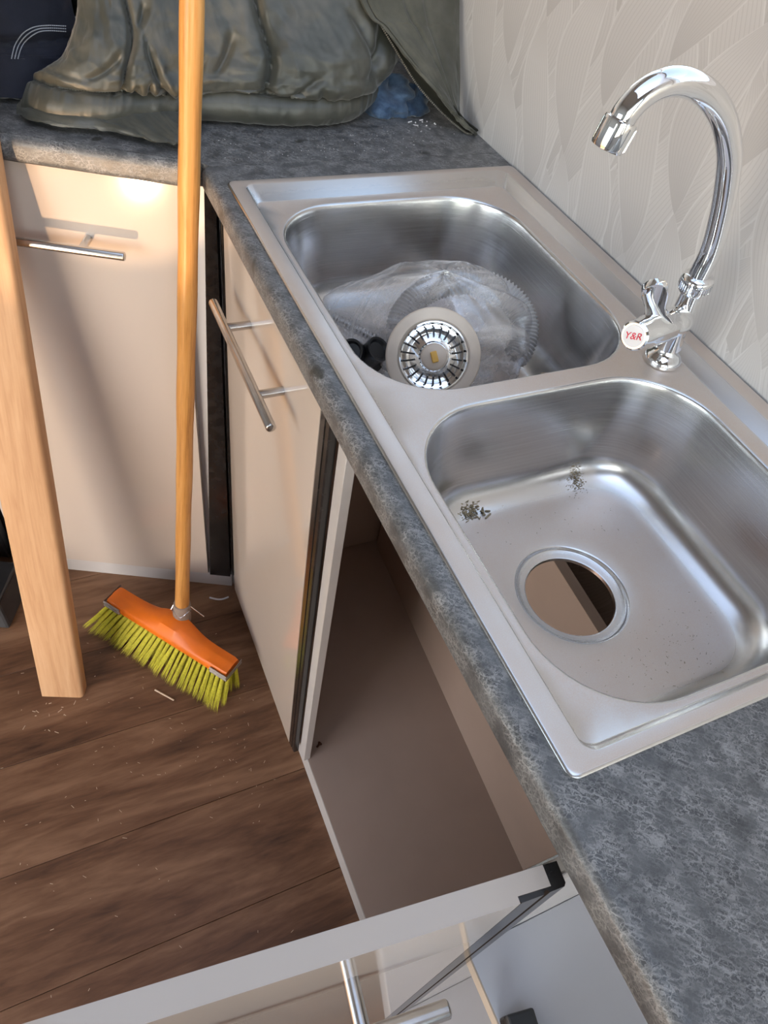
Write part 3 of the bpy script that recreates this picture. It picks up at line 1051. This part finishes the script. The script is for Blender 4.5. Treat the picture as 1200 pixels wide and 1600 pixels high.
# ------------------------------------------------------------------ broom
hb = V((-0.121, 0.703, -0.800))
ht = CAM + (at(300, 0, 1, 1.0) - CAM).normalized() * 1.0
d0 = CR.transposed() @ V(((300 - 600) / FPX, (0 - 800) / FPX, 1.0))
ht = CAM + d0 * 0.735
hd = (ht - hb).normalized()
broom = thing('broom', 'broom with an orange head and wooden stick propped against the worktop corner', 'broom', (hb.x, hb.y, FZ))
bm = bmesh.new()
hl = 1.22
hm = frame_z((0, 0, 0), (0, 0, 1))
rngs = []
for i in range(40):
    s = hl * i / 39
    r = 0.0128 + 0.0004 * math.sin(i * 1.3)
    rngs.append([V((r * math.cos(2 * PI * k / 24) + 0.0006 * math.sin(i * 0.7), r * math.sin(2 * PI * k / 24), s)) for k in range(24)])
skin_rings(bm, rngs)
bmesh.ops.recalc_face_normals(bm, faces=bm.faces)
me = bpy.data.meshes.new('stick')
bm.to_mesh(me)
bm.free()
st = link('stick', me, broom, M['broom_wood'])
me.polygons.foreach_set('use_smooth', [True] * len(me.polygons))
me.set_sharp_from_angle(angle=math.radians(40))
st.matrix_local = Matrix.Translation(-broom.location) @ frame_z(hb, hd)
# head
Lf, Rf = V((-0.249, 0.790, 0)), V((-0.077, 0.561, 0))
ha = (Rf - Lf).normalized()
hlen = (Rf - Lf).length
hback = V((-ha.y, ha.x, 0))
if hback.y < 0:
    hback = -hback
HZ0 = -0.843
bm = bmesh.new()
rings = []
NS = 40
for i in range(NS + 1):
    t = i / NS
    c = math.exp(-((t - 0.5) / 0.17) ** 2)
    depth = 0.042 + 0.016 * c
    hgt = 0.021 + 0.020 * c
    org = Lf + ha * (hlen * t)
    endk = 1.0 if 0 < i < NS else 0.93
    pr = [(0.0, 0.0), (-0.001, 0.006), (0.001, 0.0155), (0.004, 0.019), (0.016 - 0.004 * c, hgt * 0.93), (0.022, hgt), (depth - 0.016, hgt), (depth - 0.008, hgt * 0.93), (depth - 0.002, 0.018), (depth, 0.012), (depth, 0.0)]
    rings.append([org + hback * (depth / 2 + (q - depth / 2) * endk) + V((0, 0, HZ0 + h * (0.94 if endk < 1 else 1))) for q, h in pr])
skin_rings(bm, rings)
obj('broom_head', bm, M['orange'], broom, smooth=True, angle=45)
for s in (0, 1):                   # grey bumpers wrapped round the two ends
    bm = bmesh.new()
    t0 = -0.004 if s == 0 else hlen + 0.004
    t1 = 0.034 if s == 0 else hlen - 0.034
    path = [Lf + ha * t1 - hback * 0.0025, Lf + ha * t0 - hback * 0.0025, Lf + ha * t0 + hback * 0.043]
    for zz in (0.0035, 0.0125):
        rr_ = []
        for p in path:
            p = V((p.x, p.y, HZ0 + zz))
            rr_.append([p + V((0, 0, 0.0038 * math.sin(2 * PI * k / 8))) + (hback * 0.002 * math.cos(2 * PI * k / 8)) for k in range(8)])
        skin_rings(bm, rr_)
    obj('bumper', bm, M['rubber'], broom, smooth=True, angle=60)
bm = bmesh.new()
sm = frame_z(hb - hd * 0.012, hd)
add_lathe(bm, [(0.0175, -0.008), (0.0170, 0.012), (0.0160, 0.036), (0.0142, 0.037)], sm, 28)
obj('socket', bm, M['grey_plastic'], broom, smooth=True, angle=50)
bm = bmesh.new()
cl_ = [sm @ V((0.0165 * math.cos(a), 0.0165 * math.sin(a), 0.020 + 0.006 * math.sin(3 * a))) for a in np.linspace(0, 2 * PI, 30)]
add_tube(bm, cl_, 0.0011, 8)
side = -(V(CR[0]))
tw = [sm @ V((0, 0, 0.022)) + (V(CR[0]) * -0.017) + V(CR[2]) * -0.004 + V((0.003 * math.sin(k * 1.3), 0.002 * math.cos(k), 0.004 * k - 0.014)) for k in range(7)]
add_tube(bm, tw, 0.0012, 8)
tw2 = [sm @ V((0, 0, 0.020)) + V(CR[0]) * (0.016 + 0.006 * k) + V((0, 0, 0.010 - 0.009 * k)) for k in range(5)]
add_tube(bm, tw2, 0.0013, 8)
obj('wire_tie', bm, M['handle_steel'], broom, smooth=True)
for px_, py_ in ((246, 971), (279, 991)):
    bm = bmesh.new()
    q = at(px_, py_, 2, -0.828)
    bmx = frame_z(q - V((0.0, 0.0, 0.003)) + hback * 0.004, (-hback * 0.8 + V((0, 0, 0.6))))
    add_lathe(bm, [(0.0060, -0.004), (0.0060, 0.0062), (0.0050, 0.0068)], bmx, 6)
    add_lathe(bm, [(0.0034, 0.004), (0.0034, 0.0105), (0.0026, 0.0112)], bmx, 16)
    obj('bolt', bm, M['handle_steel'], broom, smooth=True, angle=30)
# bristles: every tuft its own piece
tuft_meshes = []
for vI in range(6):
    bm = bmesh.new()
    for k in range(26):
        a, r = random.random() * 2 * PI, math.sqrt(random.random())
        x0, y0 = 0.0028 * r * math.cos(a), 0.0028 * r * math.sin(a)
        x1 = x0 * 1.75 + random.gauss(0, 0.0010)
        y1 = y0 * 2.0 + random.gauss(0, 0.0012)
        h = 1.0 + random.gauss(0, 0.035)
        w = 0.00075
        b0 = [bm.verts.new((x0 + w * math.cos(q), y0 + w * math.sin(q), 0)) for q in (0, 2.1, 4.2)]
        b1 = [bm.verts.new(((x0 + x1) / 2 * 0.9 + w * math.cos(q), (y0 + y1) / 2 * 0.9 + w * math.sin(q), -0.5 * h)) for q in (0, 2.1, 4.2)]
        tp = bm.verts.new((x1, y1, -h))
        for i in range(3):
            j = (i + 1) % 3
            bm.faces.new((b0[i], b0[j], b1[j], b1[i]))
            bm.faces.new((b1[i], b1[j], tp))
    bmesh.ops.recalc_face_normals(bm, faces=bm.faces)
    me = bpy.data.meshes.new('tuft')
    bm.to_mesh(me)
    bm.free()
    me.materials.append(M['bristle'])
    tuft_meshes.append(me)
NT = 27
for rowi, (off, tf) in enumerate(((0.006, -0.046), (0.016, -0.034), (0.026, -0.022), (0.035, -0.012))):
    for i in range(NT):
        t = (i + 0.5 * (rowi % 2)) / (NT - 0.5)
        base = Lf + ha * (0.004 + (hlen - 0.008) * t) + hback * off
        base = V((base.x, base.y, HZ0 + 0.001))
        lean = ha * (-0.040 + 0.052 * t) + hback * tf
        tipp = V((base.x, base.y, FZ + 0.0015)) + lean + V((random.gauss(0, 0.002), random.gauss(0, 0.002), 0))
        dv = tipp - base
        o = bpy.data.objects.new('tuft', random.choice(tuft_meshes))
        COL.objects.link(o)
        o.parent = broom
        z_ax = -dv.normalized()
        x_ax = (ha - z_ax * ha.dot(z_ax)).normalized()
        mm = frame(base - broom.location, x_ax, z_ax.cross(x_ax), z_ax)
        o.matrix_local = mm @ Matrix.Diagonal((1, 1, dv.length * 0.975, 1))

# ------------------------------------------------------------------ clothes on the corner worktop
def P3(px, py, yv):
    return at(px, py, 1, yv)

# olive quilted jacket
jk = thing('quilted_jacket', 'olive green quilted jacket heaped in the middle of the corner worktop', 'jacket', (0.02, 1.1, TZ))
hx_ = [-0.200, -0.165, -0.110, -0.050, 0.024, 0.096, 0.165, 0.222, 0.268]
hy_ = [0.943, 0.915, 0.900, 0.906, 0.907, 0.891, 0.884, 0.898, 0.940]
rows_ = [  # dy, z, left x shift, right x shift
    (0.050, 0.000, 0.03, -0.03), (0.012, 0.001, 0.004, -0.01), (-0.002, 0.013, 0.0, 0.0), (-0.002, 0.028, 0.006, 0.004), (0.010, 0.041, 0.018, 0.006),
    (0.007, 0.050, 0.040, 0.020), (0.014, 0.072, 0.068, 0.038), (0.034, 0.105, 0.088, 0.038), (0.066, 0.150, 0.096, 0.022), (0.135, 0.205, 0.085, 0.0),
    (0.240, 0.225, 0.085, -0.02), (0.350, 0.150, 0.06, -0.02), (0.400, 0.000, 0.03, -0.02)]
grid = []
for dy, z, ls, rs in rows_:
    r = []
    for k, (x, yv) in enumerate(zip(hx_, hy_)):
        f = k / (len(hx_) - 1)
        r.append((x + ls * (1 - f) ** 2 + rs * f ** 3, yv + dy, max(TZ + 0.002 + z, TZ + 0.001)))
    grid.append(r)
NU, NV = 260, 240
S = surf(grid, NU, NV)
uu, vv = np.meshgrid(np.linspace(0, 1, NU), np.linspace(0, 1, NV))
N = grid_normals(S)
if N[NV // 3, NU // 2, 1] > 0:
    N = -N
arc = vv * 12                                     # row index
hem = 4.0
upper = 1 / (1 + np.exp(-(arc - hem) * 6))
seam_h = np.exp(-((arc - hem) / 0.22) ** 2)
sx1 = 0.275 - 0.012 * (arc - 4) + 0.006 * np.sin(arc * 3)
sx2 = 0.62 - 0.010 * (arc - 4) + 0.004 * np.sin(arc * 2.3)
seams = (np.exp(-((uu - sx1) / 0.010) ** 2) + np.exp(-((uu - sx2) / 0.010) ** 2)) * upper
puff = np.zeros_like(uu)
for a, b_ in ((0.0, sx1), (sx1, sx2), (sx2, 1.0)):
    q = np.clip((uu - a) / (b_ - a), 0, 1)
    puff += np.where((uu >= a) & (uu < b_), np.sqrt(np.clip(4 * q * (1 - q), 0, 1)), 0)
# creases fan out from the hem seam
def crease(u0, r0, u1, r1, w, amp):
    dx, dy = u1 - u0, (r1 - r0)
    L2 = dx * dx + (dy * 0.09) ** 2
    t = np.clip(((uu - u0) * dx + (arc - r0) * 0.09 * dy * 0.09) / L2, 0, 1)
    d = np.sqrt((uu - u0 - t * dx) ** 2 + ((arc - r0) * 0.09 - t * dy * 0.09) ** 2)
    return amp * np.exp(-(d / w) ** 2) * np.sin(PI * np.clip(t, 0.02, 0.98)) ** 0.5
cr = (crease(0.29, 6.6, 0.40, 4.2, 0.011, 1.0) + crease(0.42, 4.2, 0.45, 6.0, 0.009, 1.1) + crease(0.41, 6.4, 0.425, 7.6, 0.008, 0.9) + crease(0.52, 6.8, 0.485, 5.4, 0.010, 0.8)
      + crease(0.27, 6.9, 0.30, 7.4, 0.012, 0.8) + crease(0.17, 5.0, 0.23, 6.3, 0.012, 0.6) + crease(0.35, 4.2, 0.33, 5.2, 0.008, 0.7) + crease(0.31, 4.2, 0.30, 5.0, 0.008, 0.6)
      + crease(0.66, 4.3, 0.72, 5.6, 0.012, 0.5) + crease(0.86, 5.2, 0.90, 7.2, 0.020, 1.2) + crease(0.92, 5.0, 0.80, 7.6, 0.018, 0.9) + crease(0.75, 4.2, 0.73, 5.0, 0.009, 0.5))
cr2 = crease(0.315, 6.3, 0.425, 4.2, 0.010, 0.8) + crease(0.435, 6.2, 0.40, 4.6, 0.010, 0.6) + crease(0.55, 6.5, 0.56, 7.6, 0.012, 0.5)
wr = ridge(uu * 14 + 0.4 * arc, arc * 0.9, 3) - 0.45
wr2 = fbm(uu * 6, arc * 0.8, 4) - 0.47
puck = (ridge(uu * 46, arc * 0.5, 2) - 0.4) * np.exp(-np.abs(arc - hem) * 1.5)
hemrow = (arc < hem).astype(float)
disp = (0.010 * puff * upper - 0.010 * seams - 0.0075 * seam_h - 0.0115 * cr + 0.006 * cr2 + 0.0072 * wr * upper + 0.016 * wr2 * upper + 0.0045 * puck
        + 0.004 * hemrow * (ridge(uu * 30, arc * 0.25, 2) - 0.4))
fade = np.clip(arc / 1.2, 0, 1)
S = S + N * (disp * fade)[..., None]
S[..., 2] = np.maximum(S[..., 2], TZ + 0.001)
body = sheet('jacket_shell', S, M['olive'], jk, 0.004)
# stitching along the hem and the two quilt seams
bm = bmesh.new()
ri = int(hem / 12 * (NV - 1))
for j in range(3, NU - 4, 2):
    a, b_ = V(S[ri, j]) + V(N[ri, j]) * 0.0004, V(S[ri, j + 1]) + V(N[ri, j + 1]) * 0.0004
    add_tube(bm, [a, b_], 0.00045, 4)
o = obj('stitching', bm, M['dark_thread'], jk)
# the loose lower lining that spreads out over the worktop
edge = [(-0.205, 0.945), (-0.190, 0.918), (-0.150, 0.896), (-0.120, 0.890), (-0.085, 0.868), (-0.050, 0.848), (-0.030, 0.842), (-0.016, 0.860)]
back_ = [(-0.185, 0.965), (-0.165, 0.940), (-0.130, 0.925), (-0.100, 0.922), (-0.070, 0.925), (-0.050, 0.925), (-0.030, 0.922), (-0.012, 0.915)]
grid = []
for f, z in ((0.0, 0.002), (0.10, 0.007), (0.35, 0.012), (0.7, 0.014), (1.0, 0.012)):
    grid.append([(e[0] * (1 - f) + b_[0] * f, e[1] * (1 - f) + b_[1] * f, TZ + 0.004 + z) for e, b_ in zip(edge, back_)])
Sl = surf(grid, 110, 40)
ul, vl_ = np.meshgrid(np.linspace(0, 1, 110), np.linspace(0, 1, 40))
Sl[..., 2] += 0.006 * (ridge(ul * 9 + vl_ * 2, vl_ * 2, 3) - 0.35) * (1 - 0.3 * vl_)
Sl[..., 1] += 0.004 * (fbm(ul * 14, vl_ * 2, 3) - 0.45)
Sl[..., 2] = np.maximum(Sl[..., 2], TZ + 0.0035)
sheet('lining', Sl[:, ::-1], M['olive'], jk, 0.002)

# olive cotton coat hanging against the wall
ct = thing('cotton_coat', 'olive coat with a zip hanging down the papered wall onto the worktop', 'coat', (0.36, 0.90, TZ))
le = [P3(745, 212, 0.846), P3(722, 187, 0.859), P3(700, 160, 0.870), P3(650, 105, 0.890), P3(600, 45, 0.910), P3(565, 0, 0.920)]
ri_ = [V((0.394, 0.848, 0.0)), at(728, 194, 0, 0.394), at(719, 175, 0, 0.392), at(719, 120, 0, 0.392), at(718, 60, 0, 0.392), at(718, 0, 0, 0.392)]
le.append(V((0.16, 0.965, 0.27)))
ri_.append(V((0.392, 1.03, 0.29)))
grid = []
for a, b_ in zip(le, ri_):
    row_ = []
    for f in (0, 0.12, 0.35, 0.6, 0.85, 1.0):
        p = a.lerp(b_, f)
        bulge = (b_ - a).length * 0.10 * math.sin(PI * f)
        p = p + V((-0.35, -0.75, 0.35)) * bulge
        p.z = max(p.z, TZ + 0.006)
        row_.append(p)
    grid.append(row_)
Sc = surf(grid, 90, 130)
uc, vc = np.meshgrid(np.linspace(0, 1, 90), np.linspace(0, 1, 130))
Nc = grid_normals(Sc)
if Nc[60, 45, 1] > 0:
    Nc = -Nc
dsp = 0.006 * (fbm(uc * 4 + vc, vc * 7, 4) - 0.47) - 0.0035 * np.exp(-((uc - 0.50 - 0.05 * np.sin(vc * 5)) / 0.018) ** 2) - 0.0025 * np.exp(-((uc - 0.62) / 0.02) ** 2)
dsp += 0.0045 * (ridge(uc * 5, vc * 9, 2) - 0.45)
dsp -= 0.0025 * np.exp(-((uc - 0.10) / 0.012) ** 2)
Sc = Sc + Nc * (dsp * np.clip(vc * 8, 0, 1) * np.clip((1 - uc) * 8, 0, 1))[..., None]
Sc[..., 0] = np.minimum(Sc[..., 0], WX - 0.004)
Sc[..., 2] = np.maximum(Sc[..., 2], TZ + 0.004)
sheet('coat_front', Sc, M['coat'], ct, 0.0035)
zl = [P3(738, 213, 0.852), P3(725, 207, 0.862), P3(690, 175, 0.880), P3(652, 132, 0.897), P3(622, 84, 0.914), P3(590, 30, 0.93)]
grid = []
for a, b_ in zip(zl, le):
    b2 = V(b_) + V((0.010, 0.012, -0.004))
    b2.z = max(b2.z, TZ + 0.004)
    a.z = max(a.z, TZ + 0.003)
    grid.append([a, a.lerp(b2, 0.5) + V((0.004, 0.004, 0.0)), b2])
Sz = surf(grid, 14, 70)
sheet('zip_facing', Sz, M['coat_dark'], ct, 0.002)
bm = bmesh.new()
zc = catmull(zl, 90)
for k in range(0, 88):
    p, q = V(zc[k]), V(zc[k + 1])
    mz = frame_z(p, q - p)
    add_box(bm, -0.0016, 0.0016, -0.0012, 0.0012, 0, (q - p).length * 0.55, 0, mz)
obj('zip_teeth', bm, M['brass'], ct)['kind'] = 'stuff'

# blue denim bundled between them
dn = thing('denim_trousers', 'rolled blue denim cloth between the quilted jacket and the hanging coat', 'trousers', (0.30, 0.96, TZ))
def lump(name, cx, cy, ax_, ay_, h, rotz, mat, parent, seed, base=TZ + 0.0005, nu=72, nv=30, amp=0.35):
    bm = bmesh.new()
    rings = []
    for i in range(nv + 1):
        ph_ = (i / nv) * PI * 0.5
        ring_ = []
        for j in range(nu):
            a = 2 * PI * j / nu
            nn_ = 1 + amp * (float(fbm(np.array(math.cos(a) * 1.6 + seed * 3.3), np.array(math.sin(a) * 1.6 + i * 0.11), 4)) - 0.47) * 2
            crs = 1 - 0.10 * max(0.0, math.sin(a * 3 + i * 0.2 + seed)) ** 4
            x = ax_ * math.cos(ph_) ** 0.55 * math.cos(a) * nn_ * crs
            yv = ay_ * math.cos(ph_) ** 0.55 * math.sin(a) * nn_ * crs
            z = h * math.sin(ph_) * (0.9 + 0.2 * math.sin(a * 2 + seed))
            ring_.append(V((cx + x * math.cos(rotz) - yv * math.sin(rotz), cy + x * math.sin(rotz) + yv * math.cos(rotz), base + z)))
        rings.append(ring_)
    skin_rings(bm, rings)
    return obj(name, bm, mat, parent, smooth=True, angle=70)
lump('trouser_leg', 0.298, 0.962, 0.040, 0.052, 0.040, -0.5, M['denim'], dn, 1)
lump('cuff', 0.337, 0.950, 0.024, 0.036, 0.030, -0.6, M['denim_dark'], dn, 2)

# navy garment at the left
nv_ = thing('navy_trousers', 'dark navy trousers with white triple stitching lying at the left end', 'trousers', (-0.22, 1.05, TZ))
nx_ = [-0.50, -0.40, -0.32, -0.26, -0.21, -0.155, -0.115]
ny_ = [1.055, 1.035, 1.012, 0.998, 0.985, 0.975, 0.975]
grid = []
for dy, z in ((0.05, 0.0), (0.0, 0.004), (0.002, 0.022), (0.015, 0.048), (0.022, 0.055), (0.040, 0.090), (0.085, 0.135), (0.17, 0.165), (0.28, 0.14), (0.33, 0.0)):
    grid.append([(x, yv + dy, TZ + 0.002 + z) for x, yv in zip(nx_, ny_)])
Sn = surf(grid, 110, 110)
un, vn = np.meshgrid(np.linspace(0, 1, 110), np.linspace(0, 1, 110))
Nn = grid_normals(Sn)
if Nn[50, 55, 1] > 0:
    Nn = -Nn
Sn = Sn + Nn * (0.022 * (fbm(un * 5, vn * 5, 4) - 0.47) + 0.010 * (ridge(un * 3 + 2, vn * 8, 2) - 0.45) - 0.008 * np.exp(-((vn - 0.40 - 0.1 * un) / 0.015) ** 2))[..., None]
Sn[..., 2] = np.maximum(Sn[..., 2], TZ + 0.001)
navy = sheet('trouser_cloth', Sn, M['navy'], nv_, 0.003)
tree = BVHTree.FromPolygons([tuple(navy.matrix_local.translation + world_loc(nv_) + v.co) for v in navy.data.vertices], [tuple(p.vertices) for p in navy.data.polygons])
bm = bmesh.new()
for off in (0, 1, 2):
    path = catmull([(18 + off * 5, 92), (23 + off * 5, 72 + off * 2), (34 + off * 4, 54 + off * 4), (52 + off * 3, 43 + off * 4), (75, 40 + off * 4), (104, 41 + off * 4)], 46)
    hits = []
    for q in path:
        d = CR.transposed() @ V(((q[0] - 600) / FPX, (q[1] - 800) / FPX, 1.0))
        d.normalize()
        h = tree.ray_cast(CAM, d)
        if h[0] is not None:
            hits.append(h[0] + h[1] * (0.0003 if h[1].dot(d) < 0 else -0.0003))
    for a, b_ in zip(hits[:-1:1], hits[1::1]):
        if (a - b_).length < 0.01:
            add_tube(bm, [a, a.lerp(b_, 0.75)], 0.00065, 4)
obj('stitching', bm, M['thread'], nv_)

# ------------------------------------------------------------------ what lies in the far bowl
FLOOR_B = -0.1375
wk = thing('waste_kit', 'plastic bag of sink waste parts with a round steel strainer in far bowl', 'plumbing kit', (0.18, 0.50, FLOOR_B))
sc_c = at(677, 557, 2, -0.061)
sn = (CAM - sc_c).normalized()
sn = (sn + V((0.05, -0.15, 0.06))).normalized()
smx = frame_z(sc_c, sn)
bm = bmesh.new()
add_lathe(bm, [(0.0330, -0.010), (0.0500, -0.004), (0.0520, -0.002), (0.0520, 0.001), (0.0500, 0.003), (0.0400, 0.0035), (0.0385, 0.0015)], smx, 56, False, False)
obj('flange', bm, M['flange'], wk, smooth=True, angle=50)
bm = bmesh.new()
add_lathe(bm, [(0.0385, 0.0010), (0.0375, 0.0042), (0.0360, 0.0045), (0.0350, 0.0020), (0.0340, -0.004), (0.0310, -0.0045), (0.0290, -0.001), (0.0180, 0.0035), (0.0165, 0.0040), (0.0150, 0.0075), (0.0060, 0.0095), (0.001, 0.0096)], smx, 56, False, True)
basket = obj('strainer', bm, M['chrome'], wk, smooth=True, angle=45)
for k in range(22):
    bm = bmesh.new()
    add_box(bm, 0.0195, 0.0300, -0.0009, 0.0009, -0.0030, 0.0040, 0.0, smx @ Matrix.Rotation(2 * PI * k / 22, 4, 'Z') @ Matrix.Rotation(0.30, 4, 'Y') @ Matrix.Translation((0, 0, 0.0062)))
    obj('slot', bm, M['black'], basket)
bm = bmesh.new()
add_lathe(bm, [(0.0150, 0.0040), (0.0145, 0.0085), (0.0120, 0.0105), (0.001, 0.0110)], smx, 32)
obj('strainer_knob', bm, M['flange'], basket, smooth=True, angle=45)
bm = bmesh.new()
add_box(bm, -0.0035, 0.0035, -0.006, 0.006, 0.0105, 0.0135, 0.001, smx @ Matrix.Rotation(0.4, 4, 'Z'))
obj('catch', bm, M['yellow'], basket)
# corrugated hose coiled behind it
fx, fy = V(CR[0]), -V(CR[1])
hc = at(752, 560, 2, -0.085) + V((0.0, 0.045, 0.0))
path, rad = [], []
nseg = 420
for i in range(nseg):
    t = i / (nseg - 1)
    a = math.radians(172 - 205 * t)
    p = hc + fx * (0.078 * math.cos(a)) + fy * (0.062 * math.sin(a)) + V((0, 0.01 * t, 0))
    p.z = max(p.z, FLOOR_B + 0.0175)
    p.x = min(p.x, 0.300)
    path.append(p)
    rad.append(0.0150 + 0.0014 * math.sin(t * 2 * PI * 58))
bm = bmesh.new()
add_tube(bm, path, rad, 18)
obj('corrugated_hose', bm, M['hose'], wk, smooth=True, angle=180)
for (px_, py_, z, dv, L_) in ((548, 549, -0.085, (-0.55, -0.35, 0.55), 0.07), (592, 545, -0.080, (0.25, -0.5, 0.75), 0.06)):
    bm = bmesh.new()
    q = at(px_, py_, 2, z)
    mz = frame_z(q, dv)
    add_lathe(bm, [(0.0095, -0.004), (0.0120, -0.0005), (0.0145, 0.0), (0.0145, -0.006), (0.0135, -0.008), (0.0135, -L_), (0.010, -L_)], mz, 28, True, True)
    obj('pipe_end', bm, M['black'], wk, smooth=True, angle=40)
bm = bmesh.new()
hp = [V((0.042, 0.640, -0.094)), V((0.062, 0.628, -0.098)), V((0.088, 0.612, -0.104)), V((0.118, 0.585, -0.112)), V((0.15, 0.555, -0.120))]
pth = catmull(hp, 160)
add_tube(bm, pth, [0.0058 + 0.0008 * math.sin(i * 1.45) for i in range(160)], 14)
obj('braided_hose', bm, M['handle_steel'], wk, smooth=True, angle=180)
# the bag's film drawn over all of it
bm = bmesh.new()
rings = []
nu, nv2 = 110, 60
bc = V((0.186, 0.537, -0.090))
for i in range(nv2 + 1):
    th_ = PI * i / nv2
    ring_ = []
    for j in range(nu):
        a = 2 * PI * j / nu
        cx_, sy_ = math.cos(a), math.sin(a)
        se = lambda v, p: math.copysign(abs(v) ** p, v)
        rx, ry, rz = 0.119, 0.078, 0.080
        # drawn to a tail at its left end
        wob = 1 + 0.16 * (float(fbm(np.array(cx_ * 2.2 + 7), np.array(sy_ * 2.2 + math.cos(th_) * 2.5 + 3), 3)) - 0.45)
        wob += 0.045 * (float(ridge(np.array(a * 2.4), np.array(th_ * 1.2), 2)) - 0.45)
        X = rx * se(math.sin(th_), 0.8) * se(cx_, 0.9)
        Y = ry * se(math.sin(th_), 0.8) * se(sy_, 0.9)
        Z = rz * se(math.cos(th_), 0.9)
        if X < 0:
            k_ = 1 - 0.55 * min(1, -X / rx)
            Z = Z * k_
            Y = Y * k_ + 0.035 * (-X / rx)
        X, Y, Z = X * wob, Y * wob, Z * wob
        p = bc + V((X * 0.95 + Y * 0.15, Y - X * 0.30, Z))
        p.z = max(p.z, FLOOR_B + 0.001)
        p.y = max(p.y, 0.375)
        p.x = min(max(p.x, 0.052), 0.324)
        ring_.append(p)
    rings.append(ring_)
skin_rings(bm, rings, True, True, True)
obj('bag', bm, M['film'], wk, smooth=True, angle=180)

cdo = obj('card_scrap', box(-0.028, 0.028, -0.0012, 0.0012, -0.032, 0.030, 0.0003,
          frame((0.303, 0.418, -0.104), (0.88, -0.35, 0.16), (0.35, 0.9, 0.2), (-0.2, -0.12, 0.95))), M['card'])
tag(cdo, 'scrap of brown card leaning in the near right corner of the far bowl', 'card')

# ------------------------------------------------------------------ dust, chips and oddments
def flakes(name, mat, spots, zfun, label, cat, long_=False):
    bm = bmesh.new()
    for (cx, cy, sx, sy, n, size) in spots:
        for k in range(n):
            x, yv = random.gauss(cx, sx), random.gauss(cy, sy)
            z = zfun(x, yv)
            if z is None:
                continue
            a = random.random() * PI
            l_ = size * (0.4 + random.random() ** 2 * 1.6)
            w = size * 0.28 if not long_ else size * 0.16
            mz = Matrix.Translation((x, yv, z + w * 0.5)) @ Matrix.Rotation(a, 4, 'Z') @ Matrix.Rotation(random.gauss(0, 0.15), 4, 'Y')
            add_box(bm, -l_ / 2, l_ / 2, -w / 2, w / 2, -w * 0.4, w * 0.4, 0, mz)
    o = obj(name, bm, mat)
    tag(o, label, cat, kind='stuff')
    return o
def z_bowl(x, yv):
    B = BOWLS[1]
    if (x - 0.178) ** 2 + (yv - 0.182) ** 2 < 0.061 ** 2:
        return None
    d = min(x - B['x0'], B['x1'] - x, yv - B['y0'], B['y1'] - yv)
    if d < 0.0135:
        return None
    if d > 0.048:
        return -0.1337 - 0.0010 * min(1.0, (d - 0.048) / 0.016) + 0.0011 * max(0.0, 1 - (d - 0.048) / 0.05) + 0.0003
    c = 1 - (d - 0.012) / 0.036
    return -0.098 - 0.036 * math.sqrt(max(0.0, 1 - c * c)) + 0.0006
p1, p2, p3 = at(733, 801, 2, -0.131), at(758, 802, 2, -0.131), at(899, 733, 2, -0.120)
flakes('sawdust', M['sawdust'], [(p1.x, p1.y, 0.006, 0.0035, 130, 0.0026), (p2.x, p2.y, 0.003, 0.003, 7, 0.0055), (p3.x, p3.y - 0.006, 0.005, 0.006, 170, 0.0018), (p3.x - 0.004, p3.y - 0.012, 0.007, 0.007, 60, 0.0015),
                                  (0.26, 0.10, 0.03, 0.03, 70, 0.0011), (0.19, 0.09, 0.05, 0.02, 70, 0.0012), (0.20, 0.25, 0.06, 0.02, 40, 0.0012)],
       z_bowl, 'fine sawdust scattered over the bottom of the near bowl', 'sawdust')
def z_floor(x, yv):
    if x > -0.02 or (V((x, yv, 0)) - CB).dot(CN) < 0.02:
        return None
    return FZ + 0.0002
flakes('wood_chips', M['chip'], [(-0.28, 0.50, 0.16, 0.12, 60, 0.0036), (-0.10, 0.45, 0.05, 0.06, 40, 0.0034), (-0.30, 0.25, 0.15, 0.12, 24, 0.004), (-0.38, 0.64, 0.03, 0.02, 16, 0.006), (-0.22, 0.74, 0.05, 0.05, 30, 0.003)],
       z_floor, 'pale wood chips scattered over the brown floorboards', 'wood chips', True)
flakes('shavings', M['white_disc'], [(0.335, 0.905, 0.014, 0.010, 10, 0.0050), (0.10, 0.83, 0.10, 0.02, 60, 0.0012), (0.26, 0.86, 0.06, 0.03, 60, 0.0013)],
       lambda x, yv: TZ + 0.0003 if 0.0 < x < 0.38 and yv > 0.80 and not (x < 0.26 and yv > 0.87) else None,
       'white specks strewn on the corner worktop below the coat', 'shavings')
bm = bmesh.new()
add_tube(bm, [V((-0.2005, 0.617, FZ + 0.0018)), V((-0.172, 0.584, FZ + 0.0018))], 0.0017, 8)
tag(obj('splinter', bm, M['chip']), 'pale wooden splinter lying on the floor before the broom bristles', 'splinter')
bm = bmesh.new()
cvs = catmull([V((-0.050, 0.790, FZ + 0.0021)), V((-0.036, 0.780, FZ + 0.003)), V((-0.024, 0.777, FZ + 0.003)), V((-0.012, 0.779, FZ + 0.0021))], 16)
add_tube(bm, cvs, 0.0019, 8)
tag(obj('plastic_strip', bm, M['white_disc']), 'short curved white plastic strip on the floor at the cabinet corner', 'strip')
bm = bmesh.new()
sx_ = V((0.042, 0.383, BT + 0.0042))
add_lathe(bm, [(0.0020, -0.003), (0.0020, 0.003), (0.0042, 0.005), (0.0042, 0.007)], frame_z(sx_, (0.8, 0.5, 0.0)), 12)
tag(obj('screw', bm, M['rust']), 'small rusty screw on the sink cabinet base by the middle upright', 'screw')
